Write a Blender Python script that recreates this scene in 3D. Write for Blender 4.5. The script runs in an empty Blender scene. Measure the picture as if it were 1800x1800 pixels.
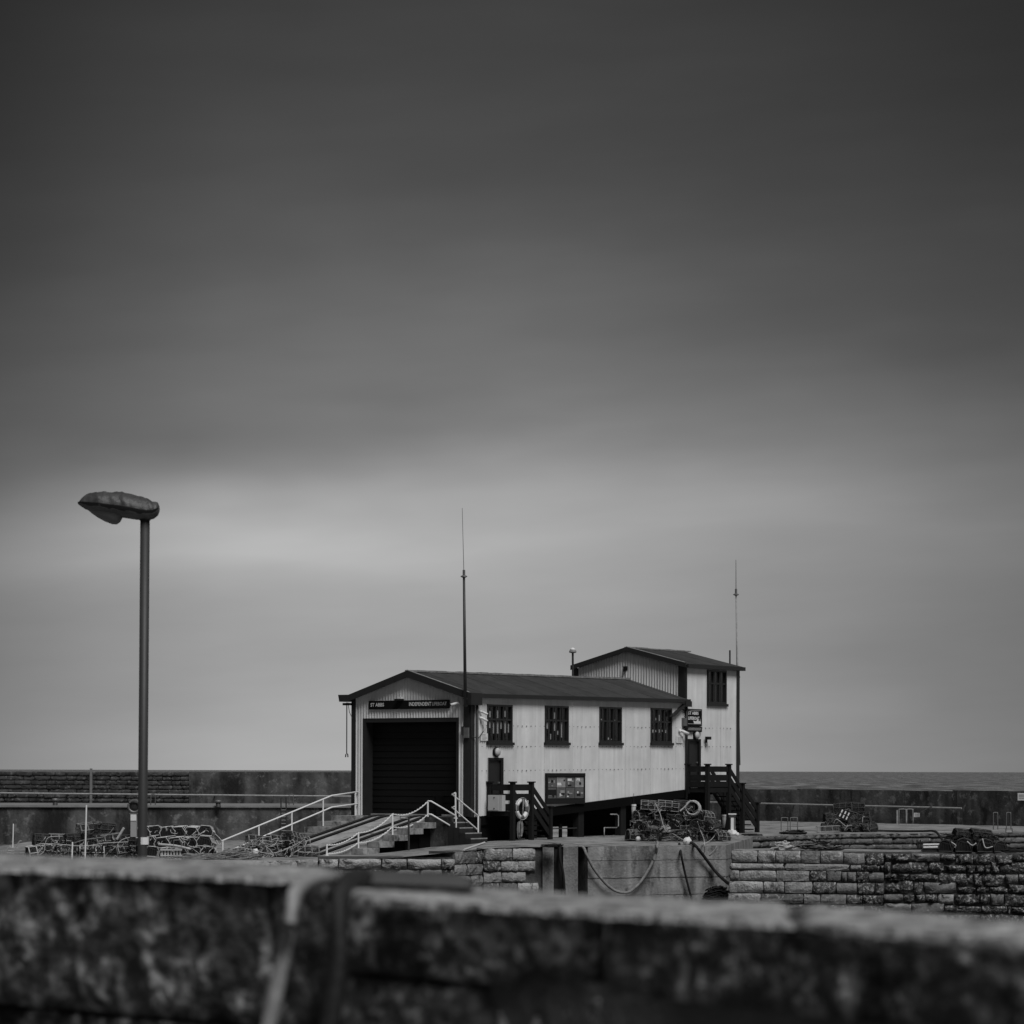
import bpy, bmesh, math, random
from mathutils import Vector, Matrix, noise
R = random.Random(7)
sc = bpy.context.scene
# ------------------------------------------------------------------ camera
F = 5000.0                      # focal length in photo pixels (1800 wide)
ROLL = 0.0028
VP = 1354.5                     # row of the horizon on the centre line
cam = bpy.data.cameras.new('camera'); co = bpy.data.objects.new('camera', cam)
sc.collection.objects.link(co); sc.camera = co
cam.sensor_width = 36; cam.sensor_fit = 'HORIZONTAL'; cam.lens = 100.0
cam.shift_y = (VP - 900) / 1800
co.rotation_euler = (math.radians(90), -ROLL, 0)
cam.clip_start = 0.1; cam.clip_end = 60000
cam.dof.use_dof = True; cam.dof.focus_distance = 107; cam.dof.aperture_fstop = 5.6
# ------------------------------------------------------------------ sun, exposure
SUN = Vector((0.26, -0.54, 0.80)).normalized()
sl = bpy.data.lights.new('sun', 'SUN'); so = bpy.data.objects.new('sun', sl); sc.collection.objects.link(so)
sl.energy = 1.5; sl.angle = math.radians(26); sl.color = (1, 1, 1)
so.rotation_euler = SUN.to_track_quat('Z', 'Y').to_euler()
so.location = (0, 0, 60)
sc.view_settings.view_transform = 'Standard'; sc.view_settings.look = 'None'
sc.view_settings.gamma = 1; sc.view_settings.use_curve_mapping = False
EXPO = 0.62
sc.view_settings.exposure = EXPO
# ------------------------------------------------------------------ world
def lin(s):
    s /= 255.0
    return s / 12.92 if s <= .04045 else ((s + .055) / 1.055) ** 2.4
W = bpy.data.worlds.new('World'); sc.world = W; W.use_nodes = True
nt = W.node_tree; nt.nodes.clear()
def nd(tree, typ, **kw):
    n = tree.nodes.new(typ)
    for k, v in kw.items(): setattr(n, k, v)
    return n
def mth(tree, op, a, b=None, clamp=False):
    n = tree.nodes.new('ShaderNodeMath'); n.operation = op; n.use_clamp = clamp
    for i, x in enumerate((a, b)):
        if x is None: continue
        if isinstance(x, (int, float)): n.inputs[i].default_value = x
        else: tree.links.new(x, n.inputs[i])
    return n.outputs[0]
def ramp(tree, fac, stops, smooth=False):
    n = tree.nodes.new('ShaderNodeValToRGB'); el = n.color_ramp.elements
    n.color_ramp.interpolation = 'B_SPLINE' if smooth else 'LINEAR'
    for i, (p, v) in enumerate(stops):
        e = el[i] if i < 2 else el.new(p)
        e.position = p; e.color = (v, v, v, 1)
    tree.links.new(fac, n.inputs[0])
    return n.outputs[0]
def build_world():
    tc = nd(nt, 'ShaderNodeTexCoord'); sp = nd(nt, 'ShaderNodeSeparateXYZ')
    nt.links.new(tc.outputs['Generated'], sp.inputs[0])
    x, y, z = sp.outputs
    az = mth(nt, 'ARCTAN2', x, y)
    # slow streaked cloud: elongated noise warps the cloud layers
    cv = nd(nt, 'ShaderNodeCombineXYZ'); nt.links.new(mth(nt, 'ADD', mth(nt, 'MULTIPLY', az, 8.0), mth(nt, 'MULTIPLY', z, 5.0)), cv.inputs[0])
    nt.links.new(mth(nt, 'ADD', mth(nt, 'MULTIPLY', z, 21.0), mth(nt, 'MULTIPLY', az, -2.0)), cv.inputs[1])
    n1 = nd(nt, 'ShaderNodeTexNoise'); n1.inputs['Scale'].default_value = 1.0; n1.inputs['Detail'].default_value = 3.0
    n1.inputs['Roughness'].default_value = .45
    nt.links.new(cv.outputs[0], n1.inputs['Vector'])
    w = mth(nt, 'SUBTRACT', n1.outputs[0], .5)
    tilt = mth(nt, 'MULTIPLY', az, -.05)
    p = mth(nt, 'ADD', mth(nt, 'ADD', z, tilt), mth(nt, 'MULTIPLY', w, .040))
    st = [(0, 172), (.021, 168), (.042, 160), (.062, 164), (.078, 168), (.090, 158), (.105, 142), (.12, 123), (.135, 109), (.152, 98), (.18, 84), (.21, 73), (.24, 64), (.27, 58), (.33, 58), (.45, 74), (.7, 104), (1, 118)]
    lay = ramp(nt, p, [(a, lin(b)) for a, b in st])
    def gauss(a0, z0, sa, sz, amp):
        a = mth(nt, 'POWER', mth(nt, 'DIVIDE', mth(nt, 'SUBTRACT', az, a0), sa), 2)
        zz = mth(nt, 'SUBTRACT', mth(nt, 'ADD', z, mth(nt, 'MULTIPLY', w, .02)), z0)
        b = mth(nt, 'POWER', mth(nt, 'ABSOLUTE', mth(nt, 'DIVIDE', zz, sz)), 2)
        e = mth(nt, 'EXPONENT', mth(nt, 'MULTIPLY', mth(nt, 'ADD', a, b), -1))
        return mth(nt, 'MULTIPLY', e, amp)
    g = gauss(-.105, .083, .075, .013, .30)
    for q in ((-.11, .112, .06, .012, -.22), (-.14, .05, .09, .014, -.10), (.06, .10, .10, .016, .16), (-.02, .155, .09, .02, .13),
              (-.10, .165, .07, .018, .10), (.02, .175, .06, .012, .12), (.10, .13, .06, .02, .12), (.03, .215, .10, .02, -.08), (-.10, .215, .06, .02, .08), (-.24, .27, .11, .13, -.45), (.24, .26, .10, .12, -.15)):
        g = mth(nt, 'ADD', g, gauss(*q))
    a01 = mth(nt, 'ADD', mth(nt, 'MULTIPLY', az, 1.0), .5, clamp=True)
    side = ramp(nt, a01, [(0, .7), (.22, .60), (.32, .60), (.355, .80), (.40, 1.0), (.44, 1.05), (.50, 1.0), (.56, .86), (.61, .70), (.65, .55), (.69, .45), (.78, .50), (1, .7)])
    cl = mth(nt, 'MULTIPLY', mth(nt, 'MULTIPLY', lay, side), mth(nt, 'ADD', g, 1.0))
    c2 = nd(nt, 'ShaderNodeCombineXYZ'); nt.links.new(mth(nt, 'MULTIPLY', az, 9.0), c2.inputs[0]); nt.links.new(mth(nt, 'MULTIPLY', mth(nt, 'ADD', z, tilt), 48.0), c2.inputs[1])
    n2 = nd(nt, 'ShaderNodeTexNoise'); n2.inputs['Scale'].default_value = 1.0; n2.inputs['Detail'].default_value = 4.0; n2.inputs['Roughness'].default_value = .5
    nt.links.new(c2.outputs[0], n2.inputs['Vector'])
    cl = mth(nt, 'MULTIPLY', cl, mth(nt, 'ADD', mth(nt, 'MULTIPLY', mth(nt, 'SUBTRACT', n2.outputs[0], .5), .30), 1.0))
    sky = nd(nt, 'ShaderNodeTexSky'); sky.sky_type = 'NISHITA'; sky.sun_disc = False
    sky.sun_elevation = math.asin(SUN.z); sky.sun_rotation = math.atan2(SUN.x, SUN.y)
    sky.air_density = 1.0; sky.dust_density = 2.0
    bw = nd(nt, 'ShaderNodeRGBToBW'); nt.links.new(sky.outputs[0], bw.inputs[0])
    b1 = nd(nt, 'ShaderNodeBackground'); nt.links.new(bw.outputs[0], b1.inputs[0]); b1.inputs[1].default_value = .05
    b2 = nd(nt, 'ShaderNodeBackground'); nt.links.new(cl, b2.inputs[0]); b2.inputs[1].default_value = 2 ** -EXPO
    mx = nd(nt, 'ShaderNodeMixShader'); mx.inputs[0].default_value = .96     # overcast: cloud nearly hides the clear sky
    nt.links.new(b1.outputs[0], mx.inputs[1]); nt.links.new(b2.outputs[0], mx.inputs[2])
    o = nd(nt, 'ShaderNodeOutputWorld'); nt.links.new(mx.outputs[0], o.inputs[0])
build_world()
# ------------------------------------------------------------------ materials
MATS = {}
def gm(name, base, var=.25, scale=2.0, rough=.8, bump=.15, bscale=25, streak=0, sscale=3, objvar=0, spot=0, spotv=.5, spots=6, metal=0, spec=.4, vert=1.0, dark=0, darkv=.02, darks=2):
    m = bpy.data.materials.new(name); m.use_nodes = True; t = m.node_tree; t.nodes.clear()
    ge = nd(t, 'ShaderNodeNewGeometry')
    mp = nd(t, 'ShaderNodeMapping'); mp.inputs['Scale'].default_value = (1, 1, vert)
    t.links.new(ge.outputs['Position'], mp.inputs[0])
    n = nd(t, 'ShaderNodeTexNoise'); n.inputs['Scale'].default_value = scale; n.inputs['Detail'].default_value = 6; n.inputs['Roughness'].default_value = .62
    t.links.new(mp.outputs[0], n.inputs['Vector'])
    v = mth(t, 'ADD', mth(t, 'MULTIPLY', mth(t, 'SUBTRACT', n.outputs[0], .5), 4 * var), 1)
    if streak:
        m2 = nd(t, 'ShaderNodeMapping'); m2.inputs['Scale'].default_value = (1, 1, .07); t.links.new(ge.outputs['Position'], m2.inputs[0])
        n2 = nd(t, 'ShaderNodeTexNoise'); n2.inputs['Scale'].default_value = sscale; n2.inputs['Detail'].default_value = 4
        t.links.new(m2.outputs[0], n2.inputs['Vector'])
        v = mth(t, 'MULTIPLY', v, mth(t, 'ADD', mth(t, 'MULTIPLY', mth(t, 'SUBTRACT', n2.outputs[0], .5), 4 * streak), 1))
    if objvar:
        oi = nd(t, 'ShaderNodeObjectInfo')
        v = mth(t, 'MULTIPLY', v, mth(t, 'ADD', mth(t, 'MULTIPLY', mth(t, 'SUBTRACT', oi.outputs['Random'], .5), 2 * objvar), 1))
    v = mth(t, 'MULTIPLY', mth(t, 'MAXIMUM', v, .12), base)
    if spot:
        n3 = nd(t, 'ShaderNodeTexNoise'); n3.inputs['Scale'].default_value = spots; n3.inputs['Detail'].default_value = 5; n3.inputs['Roughness'].default_value = .7
        t.links.new(ge.outputs['Position'], n3.inputs['Vector'])
        k = ramp(t, n3.outputs[0], [(0, 0), (1 - spot - .05, 0), (1 - spot + .05, 1), (1, 1)])
        v = mth(t, 'ADD', mth(t, 'MULTIPLY', v, mth(t, 'SUBTRACT', 1, k)), mth(t, 'MULTIPLY', k, spotv))
    if dark:
        m4 = nd(t, 'ShaderNodeMapping'); m4.inputs['Scale'].default_value = (1, 1, .45); t.links.new(ge.outputs['Position'], m4.inputs[0])
        n4 = nd(t, 'ShaderNodeTexNoise'); n4.inputs['Scale'].default_value = darks; n4.inputs['Detail'].default_value = 7; n4.inputs['Roughness'].default_value = .68
        t.links.new(m4.outputs[0], n4.inputs['Vector'])
        k4 = ramp(t, n4.outputs[0], [(0, 1), (dark - .06, 1), (dark + .06, 0), (1, 0)])
        v = mth(t, 'ADD', mth(t, 'MULTIPLY', v, mth(t, 'SUBTRACT', 1, k4)), mth(t, 'MULTIPLY', k4, darkv))
    v = mth(t, 'MINIMUM', v, .85)
    p = nd(t, 'ShaderNodeBsdfPrincipled'); p.inputs['Roughness'].default_value = rough; p.inputs['Metallic'].default_value = metal
    p.inputs['Specular IOR Level'].default_value = spec
    t.links.new(v, p.inputs['Base Color'])
    if bump:
        nb = nd(t, 'ShaderNodeTexNoise'); nb.inputs['Scale'].default_value = bscale; nb.inputs['Detail'].default_value = 5
        t.links.new(ge.outputs['Position'], nb.inputs['Vector'])
        b = nd(t, 'ShaderNodeBump'); b.inputs['Strength'].default_value = bump; b.inputs['Distance'].default_value = .05
        t.links.new(nb.outputs[0], b.inputs['Height']); t.links.new(b.outputs[0], p.inputs['Normal'])
    o = nd(t, 'ShaderNodeOutputMaterial'); t.links.new(p.outputs[0], o.inputs[0])
    MATS[name] = m
    return m
gm('cladding', .63, .09, 1.4, .55, .06, 20, streak=.11, sscale=5, objvar=.035)
gm('trim', .022, .2, 3, .5, .05); gm('roofing', .040, .35, 2.5, .85, .2, 15, objvar=.18, spot=.27, spotv=.16, spots=5)
gm('lichen_ridge', .22, .5, 5, .9, .4, 30); gm('black_paint', .006, .2, 3, .6, .05); gm('door_paint', .022, .1, 3, .5, .03)
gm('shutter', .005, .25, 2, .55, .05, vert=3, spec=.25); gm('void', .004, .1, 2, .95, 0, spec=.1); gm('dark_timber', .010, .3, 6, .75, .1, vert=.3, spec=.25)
gm('sign_black', .006, .05, 2, .7, 0, spec=.15); gm('sign_white', .75, .05, 2, .5, 0); gm('sign_grey', .09, .05, 2, .5, 0); gm('letter_grey', .32, .05, 2, .5, 0)
gm('white_paint', .78, .07, 6, .45, .03); gm('white_plastic', .75, .06, 4, .5, .02); gm('pale_box', .5, .06, 3, .6, .02)
gm('galvanised', .16, .2, 8, .5, .05, metal=.3); gm('pipe_grey', .30, .3, 6, .6, .05); gm('steel_dark', .035, .3, 5, .6, .05)
gm('quay_paving', .25, .45, .9, .9, .45, 12, spot=.38, spotv=.36, spots=3, dark=.44, darkv=.07, darks=1.1)
gm('concrete', .22, .40, 1.6, .9, .6, 12, streak=.45, sscale=2.2, dark=.40, darkv=.06, darks=1.3, spot=.34, spotv=.3, spots=5); gm('ramp_concrete', .30, .35, 1.8, .85, .4, 10, spot=.4, spotv=.42, spots=2, dark=.38, darkv=.12, darks=2)
gm('step_concrete', .28, .45, 4, .9, .5, 20, streak=.3, dark=.42, darkv=.05, darks=3)
gm('stone', .19, .35, 3.0, .9, .8, 16, streak=.2, objvar=.42, spot=.38, spotv=.38, spots=7, dark=.36, darkv=.05, darks=4.5)
gm('stone_pale', .32, .4, 4, .9, 1.0, 14, objvar=.25, spot=.40, spotv=.50, spots=7, dark=.40, darkv=.06, darks=4)
gm('stone_dark', .055, .6, 3, .95, 1.0, 14, objvar=.45, spot=.45, spotv=.38, spots=10, dark=.40, darkv=.012, darks=2.2)
gm('far_stone', .12, .4, 2, .95, .8, 12, objvar=.3, spot=.40, spotv=.25, spots=5)
gm('parapet_concrete', .065, .6, .9, .9, .5, 8, streak=.9, sscale=1.4, spot=.40, spotv=.17, spots=2.2, dark=.44, darkv=.010, darks=.5)
gm('ledge_concrete', .20, .35, 1.0, .9, .3, 8); gm('parapet_stone', .045, .5, 1.5, .95, .6, 8, objvar=.35, spot=.42, spotv=.13, spots=4)
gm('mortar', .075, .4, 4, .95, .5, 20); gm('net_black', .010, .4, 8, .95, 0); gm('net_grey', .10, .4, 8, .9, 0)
gm('frame_dark', .05, .4, 8, .8, 0); gm('frame_pale', .50, .5, 9, .8, 0); gm('rope_pale', .42, .4, 12, .9, 0); gm('rope_dark', .012, .4, 8, .9, 0)
gm('rope_grey', .22, .5, 10, .9, 0); gm('buoy', .72, .10, 9, .5, .05); gm('buoy_dull', .16, .3, 9, .6, .1)
gm('lantern_cover', .055, .5, 6, .5, .35, 12, spec=.4, spot=.30, spotv=.15, spots=7); gm('lantern_bowl', .09, .1, 4, .25, 0)
gm('post_paint', .035, .15, 3, .55, .03, spec=.5); gm('rubble', .10, .5, 6, .95, .6, 20)
gm('fore_stone', .050, .9, 5, .95, 1.0, 30, objvar=.15, spot=.44, spotv=.32, spots=13, dark=.44, darkv=.008, darks=7); gm('fore_lit_top', .36, .8, 12, .95, .9, 30, objvar=.0, spot=.42, spotv=.48, spots=16, dark=.43, darkv=.05, darks=16)  # wall top much paler than its face: top light painted in, plus lichen
gm('iron_pale', .28, .4, 14, .6, .2); gm('iron_dark', .015, .4, 10, .7, .2); gm('poster_mid', .11, .35, 6, .6, 0); gm('poster_pale', .30, .3, 7, .6, 0)
gm('interior', .05, .3, 2, .9, 0); gm('blind', .85, .15, 5, .8, 0); gm('rubber', .006, .3, 6, .8, .1); gm('plank_pale', .5, .2, 6, .8, 0)  # blind: pale tone for painted window reflections
gm('weed', .012, .6, 5, .9, .5)
def glass_mat():
    m = bpy.data.materials.new('glass'); m.use_nodes = True; t = m.node_tree; t.nodes.clear()
    a = nd(t, 'ShaderNodeBsdfTransparent'); a.inputs[0].default_value = (.8, .8, .8, 1)
    g = nd(t, 'ShaderNodeBsdfGlossy'); g.inputs[1].default_value = .03
    lw = nd(t, 'ShaderNodeLayerWeight'); lw.inputs[0].default_value = .5; fc = mth(t, 'ADD', mth(t, 'MULTIPLY', mth(t, 'POWER', lw.outputs['Facing'], 4), .6), .03)
    x = nd(t, 'ShaderNodeMixShader'); t.links.new(fc, x.inputs[0]); t.links.new(a.outputs[0], x.inputs[1]); t.links.new(g.outputs[0], x.inputs[2])
    o = nd(t, 'ShaderNodeOutputMaterial'); t.links.new(x.outputs[0], o.inputs[0]); MATS['glass'] = m
glass_mat()
def sea_mat(name, base, rough, sx, sy):
    m = bpy.data.materials.new(name); m.use_nodes = True; t = m.node_tree; t.nodes.clear()
    ge = nd(t, 'ShaderNodeNewGeometry'); mp = nd(t, 'ShaderNodeMapping'); mp.inputs['Scale'].default_value = (sx, sy, 1)
    t.links.new(ge.outputs['Position'], mp.inputs[0])
    n = nd(t, 'ShaderNodeTexNoise'); n.inputs['Scale'].default_value = 1; n.inputs['Detail'].default_value = 7; n.inputs['Roughness'].default_value = .65
    t.links.new(mp.outputs[0], n.inputs[0])
    v = mth(t, 'MULTIPLY', ramp(t, n.outputs[0], [(0, .35), (.40, .5), (.50, 1.0), (.56, 1.7), (.62, 2.8), (1, 3.0)]), base)
    p = nd(t, 'ShaderNodeBsdfPrincipled'); p.inputs['Roughness'].default_value = rough; p.inputs['Specular IOR Level'].default_value = .25
    t.links.new(v, p.inputs['Base Color'])
    b = nd(t, 'ShaderNodeBump'); b.inputs['Strength'].default_value = .9; b.inputs['Distance'].default_value = 3
    t.links.new(n.outputs[0], b.inputs['Height']); t.links.new(b.outputs[0], p.inputs['Normal'])
    o = nd(t, 'ShaderNodeOutputMaterial'); t.links.new(p.outputs[0], o.inputs[0]); MATS[name] = m
sea_mat('sea', .12, .65, .10, .016); sea_mat('harbour_water', .03, .25, .6, .6)
# ------------------------------------------------------------------ geometry helpers
def cosr(): return math.cos(ROLL)
def px(u, v):                     # photo pixel -> (x/y, down/y)
    du, dv = u - 900, v - VP
    return (du * math.cos(ROLL) + dv * math.sin(ROLL)) / F, (dv * math.cos(ROLL) - du * math.sin(ROLL)) / F
def P(u, v, D):
    a, b = px(u, v); return Vector((a * D, D, -b * D))
def sstep(a, b, x):
    k = min(1, max(0, (x - a) / (b - a))); return k * k * (3 - 2 * k)
def zg(X, Y=100):                 # quay surface height
    return -2.68 - .43 * sstep(.5, -6.0, X)
def G(u, v):                      # photo pixel -> point on the quay
    a, b = px(u, v); z = -2.75
    for _ in range(12):
        D = -z / b; z = zg(a * D, D)
    return Vector((a * D, D, z))
class MB:
    def __init__(s): s.v = []; s.f = []
    def face(s, pts):
        n = len(s.v); s.v += [Vector(p) for p in pts]; s.f.append(tuple(range(n, n + len(pts))))
    def hexa(s, p):               # 8 points: bottom 4, top 4
        n = len(s.v); s.v += [Vector(q) for q in p]
        for f in ((0, 3, 2, 1), (4, 5, 6, 7), (0, 1, 5, 4), (1, 2, 6, 5), (2, 3, 7, 6), (3, 0, 4, 7)): s.f.append(tuple(n + i for i in f))
    def box(s, c, d, ax=None):    # centre, full sizes, axes
        c = Vector(c); X, Y, Z = ax or (Vector((1, 0, 0)), Vector((0, 1, 0)), Vector((0, 0, 1)))
        h = [k / 2 for k in d]
        s.hexa([c + X * (i * h[0]) + Y * (j * h[1]) + Z * (k * h[2]) for k in (-1, 1) for i, j in ((-1, -1), (1, -1), (1, 1), (-1, 1))])
    def fbox(s, fn, a0, a1, q0, q1, z0, z1):       # box in a building frame fn(a, q, z)
        s.hexa([fn(a, q, z) for z in (z0, z1) for a, q in ((a0, q0), (a1, q0), (a1, q1), (a0, q1))])
    def tube(s, pts, r, n=6, r2=None, cap=True, closed=False):
        pts = [Vector(p) for p in pts]; m = len(pts); b = len(s.v)
        for i, p in enumerate(pts):
            if closed: t = pts[(i + 1) % m] - pts[i - 1]
            else: t = pts[min(i + 1, m - 1)] - pts[max(i - 1, 0)]
            if t.length < 1e-9: t = Vector((0, 0, 1))
            t.normalize(); ref = Vector((0, 0, 1)) if abs(t.z) < .9 else Vector((1, 0, 0))
            x = t.cross(ref).normalized(); y = x.cross(t)
            rr = r if r2 is None else r + (r2 - r) * i / (m - 1)
            for k in range(n):
                a = 2 * math.pi * k / n; s.v.append(p + x * (rr * math.cos(a)) + y * (rr * math.sin(a)))
        for i in range(m if closed else m - 1):
            j = (i + 1) % m
            for k in range(n):
                k2 = (k + 1) % n; s.f.append((b + i * n + k, b + i * n + k2, b + j * n + k2, b + j * n + k))
        if cap and not closed:
            s.f.append(tuple(b + k for k in range(n))[::-1]); s.f.append(tuple(b + (m - 1) * n + k for k in range(n)))
    def lathe(s, c, prof, n=16, ax=Vector((0, 0, 1))):   # profile [(r, h)]
        c = Vector(c); ax = ax.normalized(); ref = Vector((1, 0, 0)) if abs(ax.x) < .9 else Vector((0, 1, 0))
        x = ax.cross(ref).normalized(); y = ax.cross(x); b = len(s.v)
        for r, h in prof:
            for k in range(n):
                a = 2 * math.pi * k / n; s.v.append(c + ax * h + x * (r * math.cos(a)) + y * (r * math.sin(a)))
        for i in range(len(prof) - 1):
            for k in range(n):
                k2 = (k + 1) % n; s.f.append((b + i * n + k, b + i * n + k2, b + (i + 1) * n + k2, b + (i + 1) * n + k))
        s.f.append(tuple(b + k for k in range(n))[::-1]); s.f.append(tuple(b + (len(prof) - 1) * n + k for k in range(n)))
    def sphere(s, c, r, n=16): s.lathe(c, [(max(.001, r * math.sin(math.pi * i / 10)), -r * math.cos(math.pi * i / 10)) for i in range(11)], n)
    def mesh(s, name, off=Vector((0, 0, 0)), smooth=False):
        me = bpy.data.meshes.new(name); me.from_pydata([tuple(p - off) for p in s.v], [], s.f)
        bm = bmesh.new(); bm.from_mesh(me); bmesh.ops.recalc_face_normals(bm, faces=bm.faces); bm.to_mesh(me); bm.free()
        if smooth: me.shade_smooth()
        return me
    def build(s, name, mat, parent=None, off=None, smooth=False, **props):
        if off is None: off = origin(parent)
        me = s.mesh(name, off, smooth); me.materials.append(MATS[mat])
        o = bpy.data.objects.new(name, me); sc.collection.objects.link(o)
        if parent: o.parent = parent
        else: o.location = off
        for k, v in props.items():
            if v: o[k] = v
        return o
def origin(o):
    v = Vector((0, 0, 0))
    while o is not None: v = v + Vector(o.location); o = o.parent
    return v
def thing(name, label, cat, loc=(0, 0, 0), group=None, kind=None):
    o = bpy.data.objects.new(name, None); sc.collection.objects.link(o); o.location = loc; o.empty_display_size = .2
    if kind: o['kind'] = kind
    else: o['label'] = label; o['category'] = cat
    if group: o['group'] = group
    return o
def solo(mb, name, mat, label, cat, loc, group=None, smooth=False, kind=None):
    o = mb.build(name, mat, None, Vector(loc), smooth)
    o['label'] = label; o['category'] = cat
    if group: o['group'] = group
    if kind: o['kind'] = kind
    return o
def copy_tree(o, parent=None):
    c = o.copy(); sc.collection.objects.link(c); c.parent = parent
    for ch in list(o.children): copy_tree(ch, c)
    return c
def text(s, fn, a, q, z, h, mat, parent, name='lettering', wide=1.0, width=None, bold=.012):
    cu = bpy.data.curves.new('t', 'FONT'); cu.body = s; cu.size = 1; cu.offset = bold; cu.resolution_u = 2
    to = bpy.data.objects.new('t', cu); sc.collection.objects.link(to)
    bpy.context.view_layer.update()
    me = bpy.data.meshes.new_from_object(to.evaluated_get(bpy.context.evaluated_depsgraph_get()))
    bpy.data.objects.remove(to)
    xs = [v.co.x for v in me.vertices]; ys = [v.co.y for v in me.vertices]
    x0, x1 = min(xs), max(xs); y0, y1 = min(ys), max(ys)
    sy = h / (y1 - y0); sx = sy * wide if width is None else width / (x1 - x0)
    off = origin(parent)
    for v in me.vertices: v.co = fn(a + (v.co.x - x0) * sx, q, z + (v.co.y - y0) * sy) - off
    me.materials.append(MATS[mat]); o = bpy.data.objects.new(name, me); sc.collection.objects.link(o); o.parent = parent
    return o
# ------------------------------------------------------------------ sea, quay ground, harbour walls
mb = MB(); mb.face([(-30000, 150, -7), (30000, 150, -7), (30000, 55000, -7), (-30000, 55000, -7)]); mb.face([(-400, -50, -7.004), (400, -50, -7.004), (400, 150, -7.004), (-400, 150, -7.004)])
mb.build('sea', 'sea', None, Vector((0, 0, 0)), kind='structure')
mb = MB(); mb.face([(-80, 40, -6), (60, 40, -6), (60, 137, -6), (-80, 137, -6)])
mb.build('harbour_water', 'harbour_water', None, Vector((0, 0, 0)), kind='structure')
EDGE = [(-330, 84), (0, 88), (250, 92), (560, 97.8), (800, 98.2), (850, 99.4), (985, 100), (1040, 100.6), (1275, 102.6), (1322, 115), (1480, 121), (1900, 126)]
def edge_pt(u, D): x = px(u, 1500)[0] * D; return Vector((x, D, zg(x)))
EP = [edge_pt(*e) for e in EDGE]
def edgeY(X):
    for a, b in zip(EP, EP[1:]):
        if a.x <= X <= b.x: return a.y + (b.y - a.y) * (X - a.x) / (b.x - a.x)
    return EP[-1].y if X > EP[-1].x else EP[0].y
xs = sorted(set([p.x for p in EP] + [EP[0].x + (EP[-1].x - EP[0].x) * i / 70 for i in range(71)]))
NR = 24; mb = MB()
for x in xs:
    y0 = edgeY(x)
    for j in range(NR + 1):
        y = y0 + (168 - y0) * (j / NR) ** 1.5
        mb.v.append(Vector((x, y, zg(x) + (.025 * noise.noise(Vector((x * .7, y * .7, 0))) if j else 0))))
for i in range(len(xs) - 1):
    for j in range(NR): a = i * (NR + 1) + j; mb.f.append((a, a + NR + 1, a + NR + 2, a + 1))
mb.build('quay_ground', 'quay_paving', None, Vector((0, 0, 0)), smooth=True, kind='structure')
# unit stones: x, z in [-.5,.5]; front at y=0 bulging to -y; back at y=1
def stone_mesh(k, rough, nx=5, nz=3, sub=0):
    rr = random.Random(k); m = MB(); top = {}
    for i in range(nx + 1):
        for j in range(nz + 1):
            x = i / nx - .5; z = j / nz - .5
            ed = (i in (0, nx)) + (j in (0, nz))
            y = rr.uniform(-1, 1) * rough + (.30 if ed == 2 else .12 if ed else 0) - .05
            jx = rr.uniform(-.035, .035) if 0 < j < nz or not i in (0, nx) else rr.uniform(-.02, .02)
            sx = .965 if ed else 1
            m.v.append(Vector((x * sx + jx * .6, y, z * (.93 if ed else 1) + rr.uniform(-.03, .03))))
    n = nz + 1
    for i in range(nx):
        for j in range(nz): a = i * n + j; m.f.append((a, a + n, a + n + 1, a + 1))
    loop = [i * n for i in range(nx + 1)] + [nx * n + j for j in range(1, nz + 1)] + [i * n + nz for i in range(nx - 1, -1, -1)] + [j for j in range(nz - 1, 0, -1)]
    b = len(m.v)
    for q in loop: p = m.v[q]; m.v.append(Vector((p.x, 1.6, p.z)))
    L = len(loop)
    for q in range(L): m.f.append((loop[q], b + q, b + (q + 1) % L, loop[(q + 1) % L]))
    return m
SMESH = {}
def stone_data(mat, rough, k):
    key = (mat, rough, k)
    if key not in SMESH:
        me = stone_mesh(hash((rough, k)) % 1000 if False else k * 13 + int(rough * 100), rough).mesh('stone', smooth=(rough > .15)); me.materials.append(MATS[mat]); SMESH[key] = me
    return SMESH[key]
def lay(parent, A, B, ztop, courses, wr, pick, depth=.22, batter=0.0, name='stone', gap=.012, seed=1, skip=None, proud=.0, wob=.0):
    rr = random.Random(seed); A = Vector(A); B = Vector(B); L2 = Vector((B.x - A.x, B.y - A.y, 0)); L = L2.length; d = L2 / L
    nrm = Vector((d.y, -d.x, 0)); ang = math.atan2(d.y, d.x); off = origin(parent)
    for ci, h in enumerate(courses):
        z0 = ztop - sum(courses[:ci]); s = -rr.uniform(0, wr[0]) * .6
        while s < L - .05:
            w = rr.uniform(*wr); a = max(0, s); b = min(L, s + w)
            if L - b < wr[0] * .4: b = L; w = L - s + .01
            if b - a > .08 and not (skip and skip((a + b) / 2, ci)):
                mat, rough = pick((a + b) / 2 / L, ci, rr)
                o = bpy.data.objects.new(name, stone_data(mat, rough, rr.randrange(5)))
                sc.collection.objects.link(o); o.parent = parent
                c = A + d * ((a + b) / 2) + nrm * (batter * (ztop - z0 + h / 2) + proud + rr.uniform(-.02, .03))
                o.location = Vector((c.x, c.y, z0 - h / 2)) - off
                o.rotation_euler = (0, rr.uniform(-wob, wob), ang + rr.uniform(-.02, .02)); o.scale = (b - a - gap, depth, h - gap * rr.uniform(.6, 1.6) - wob * rr.random() * 1.5)
            s += w
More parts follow.
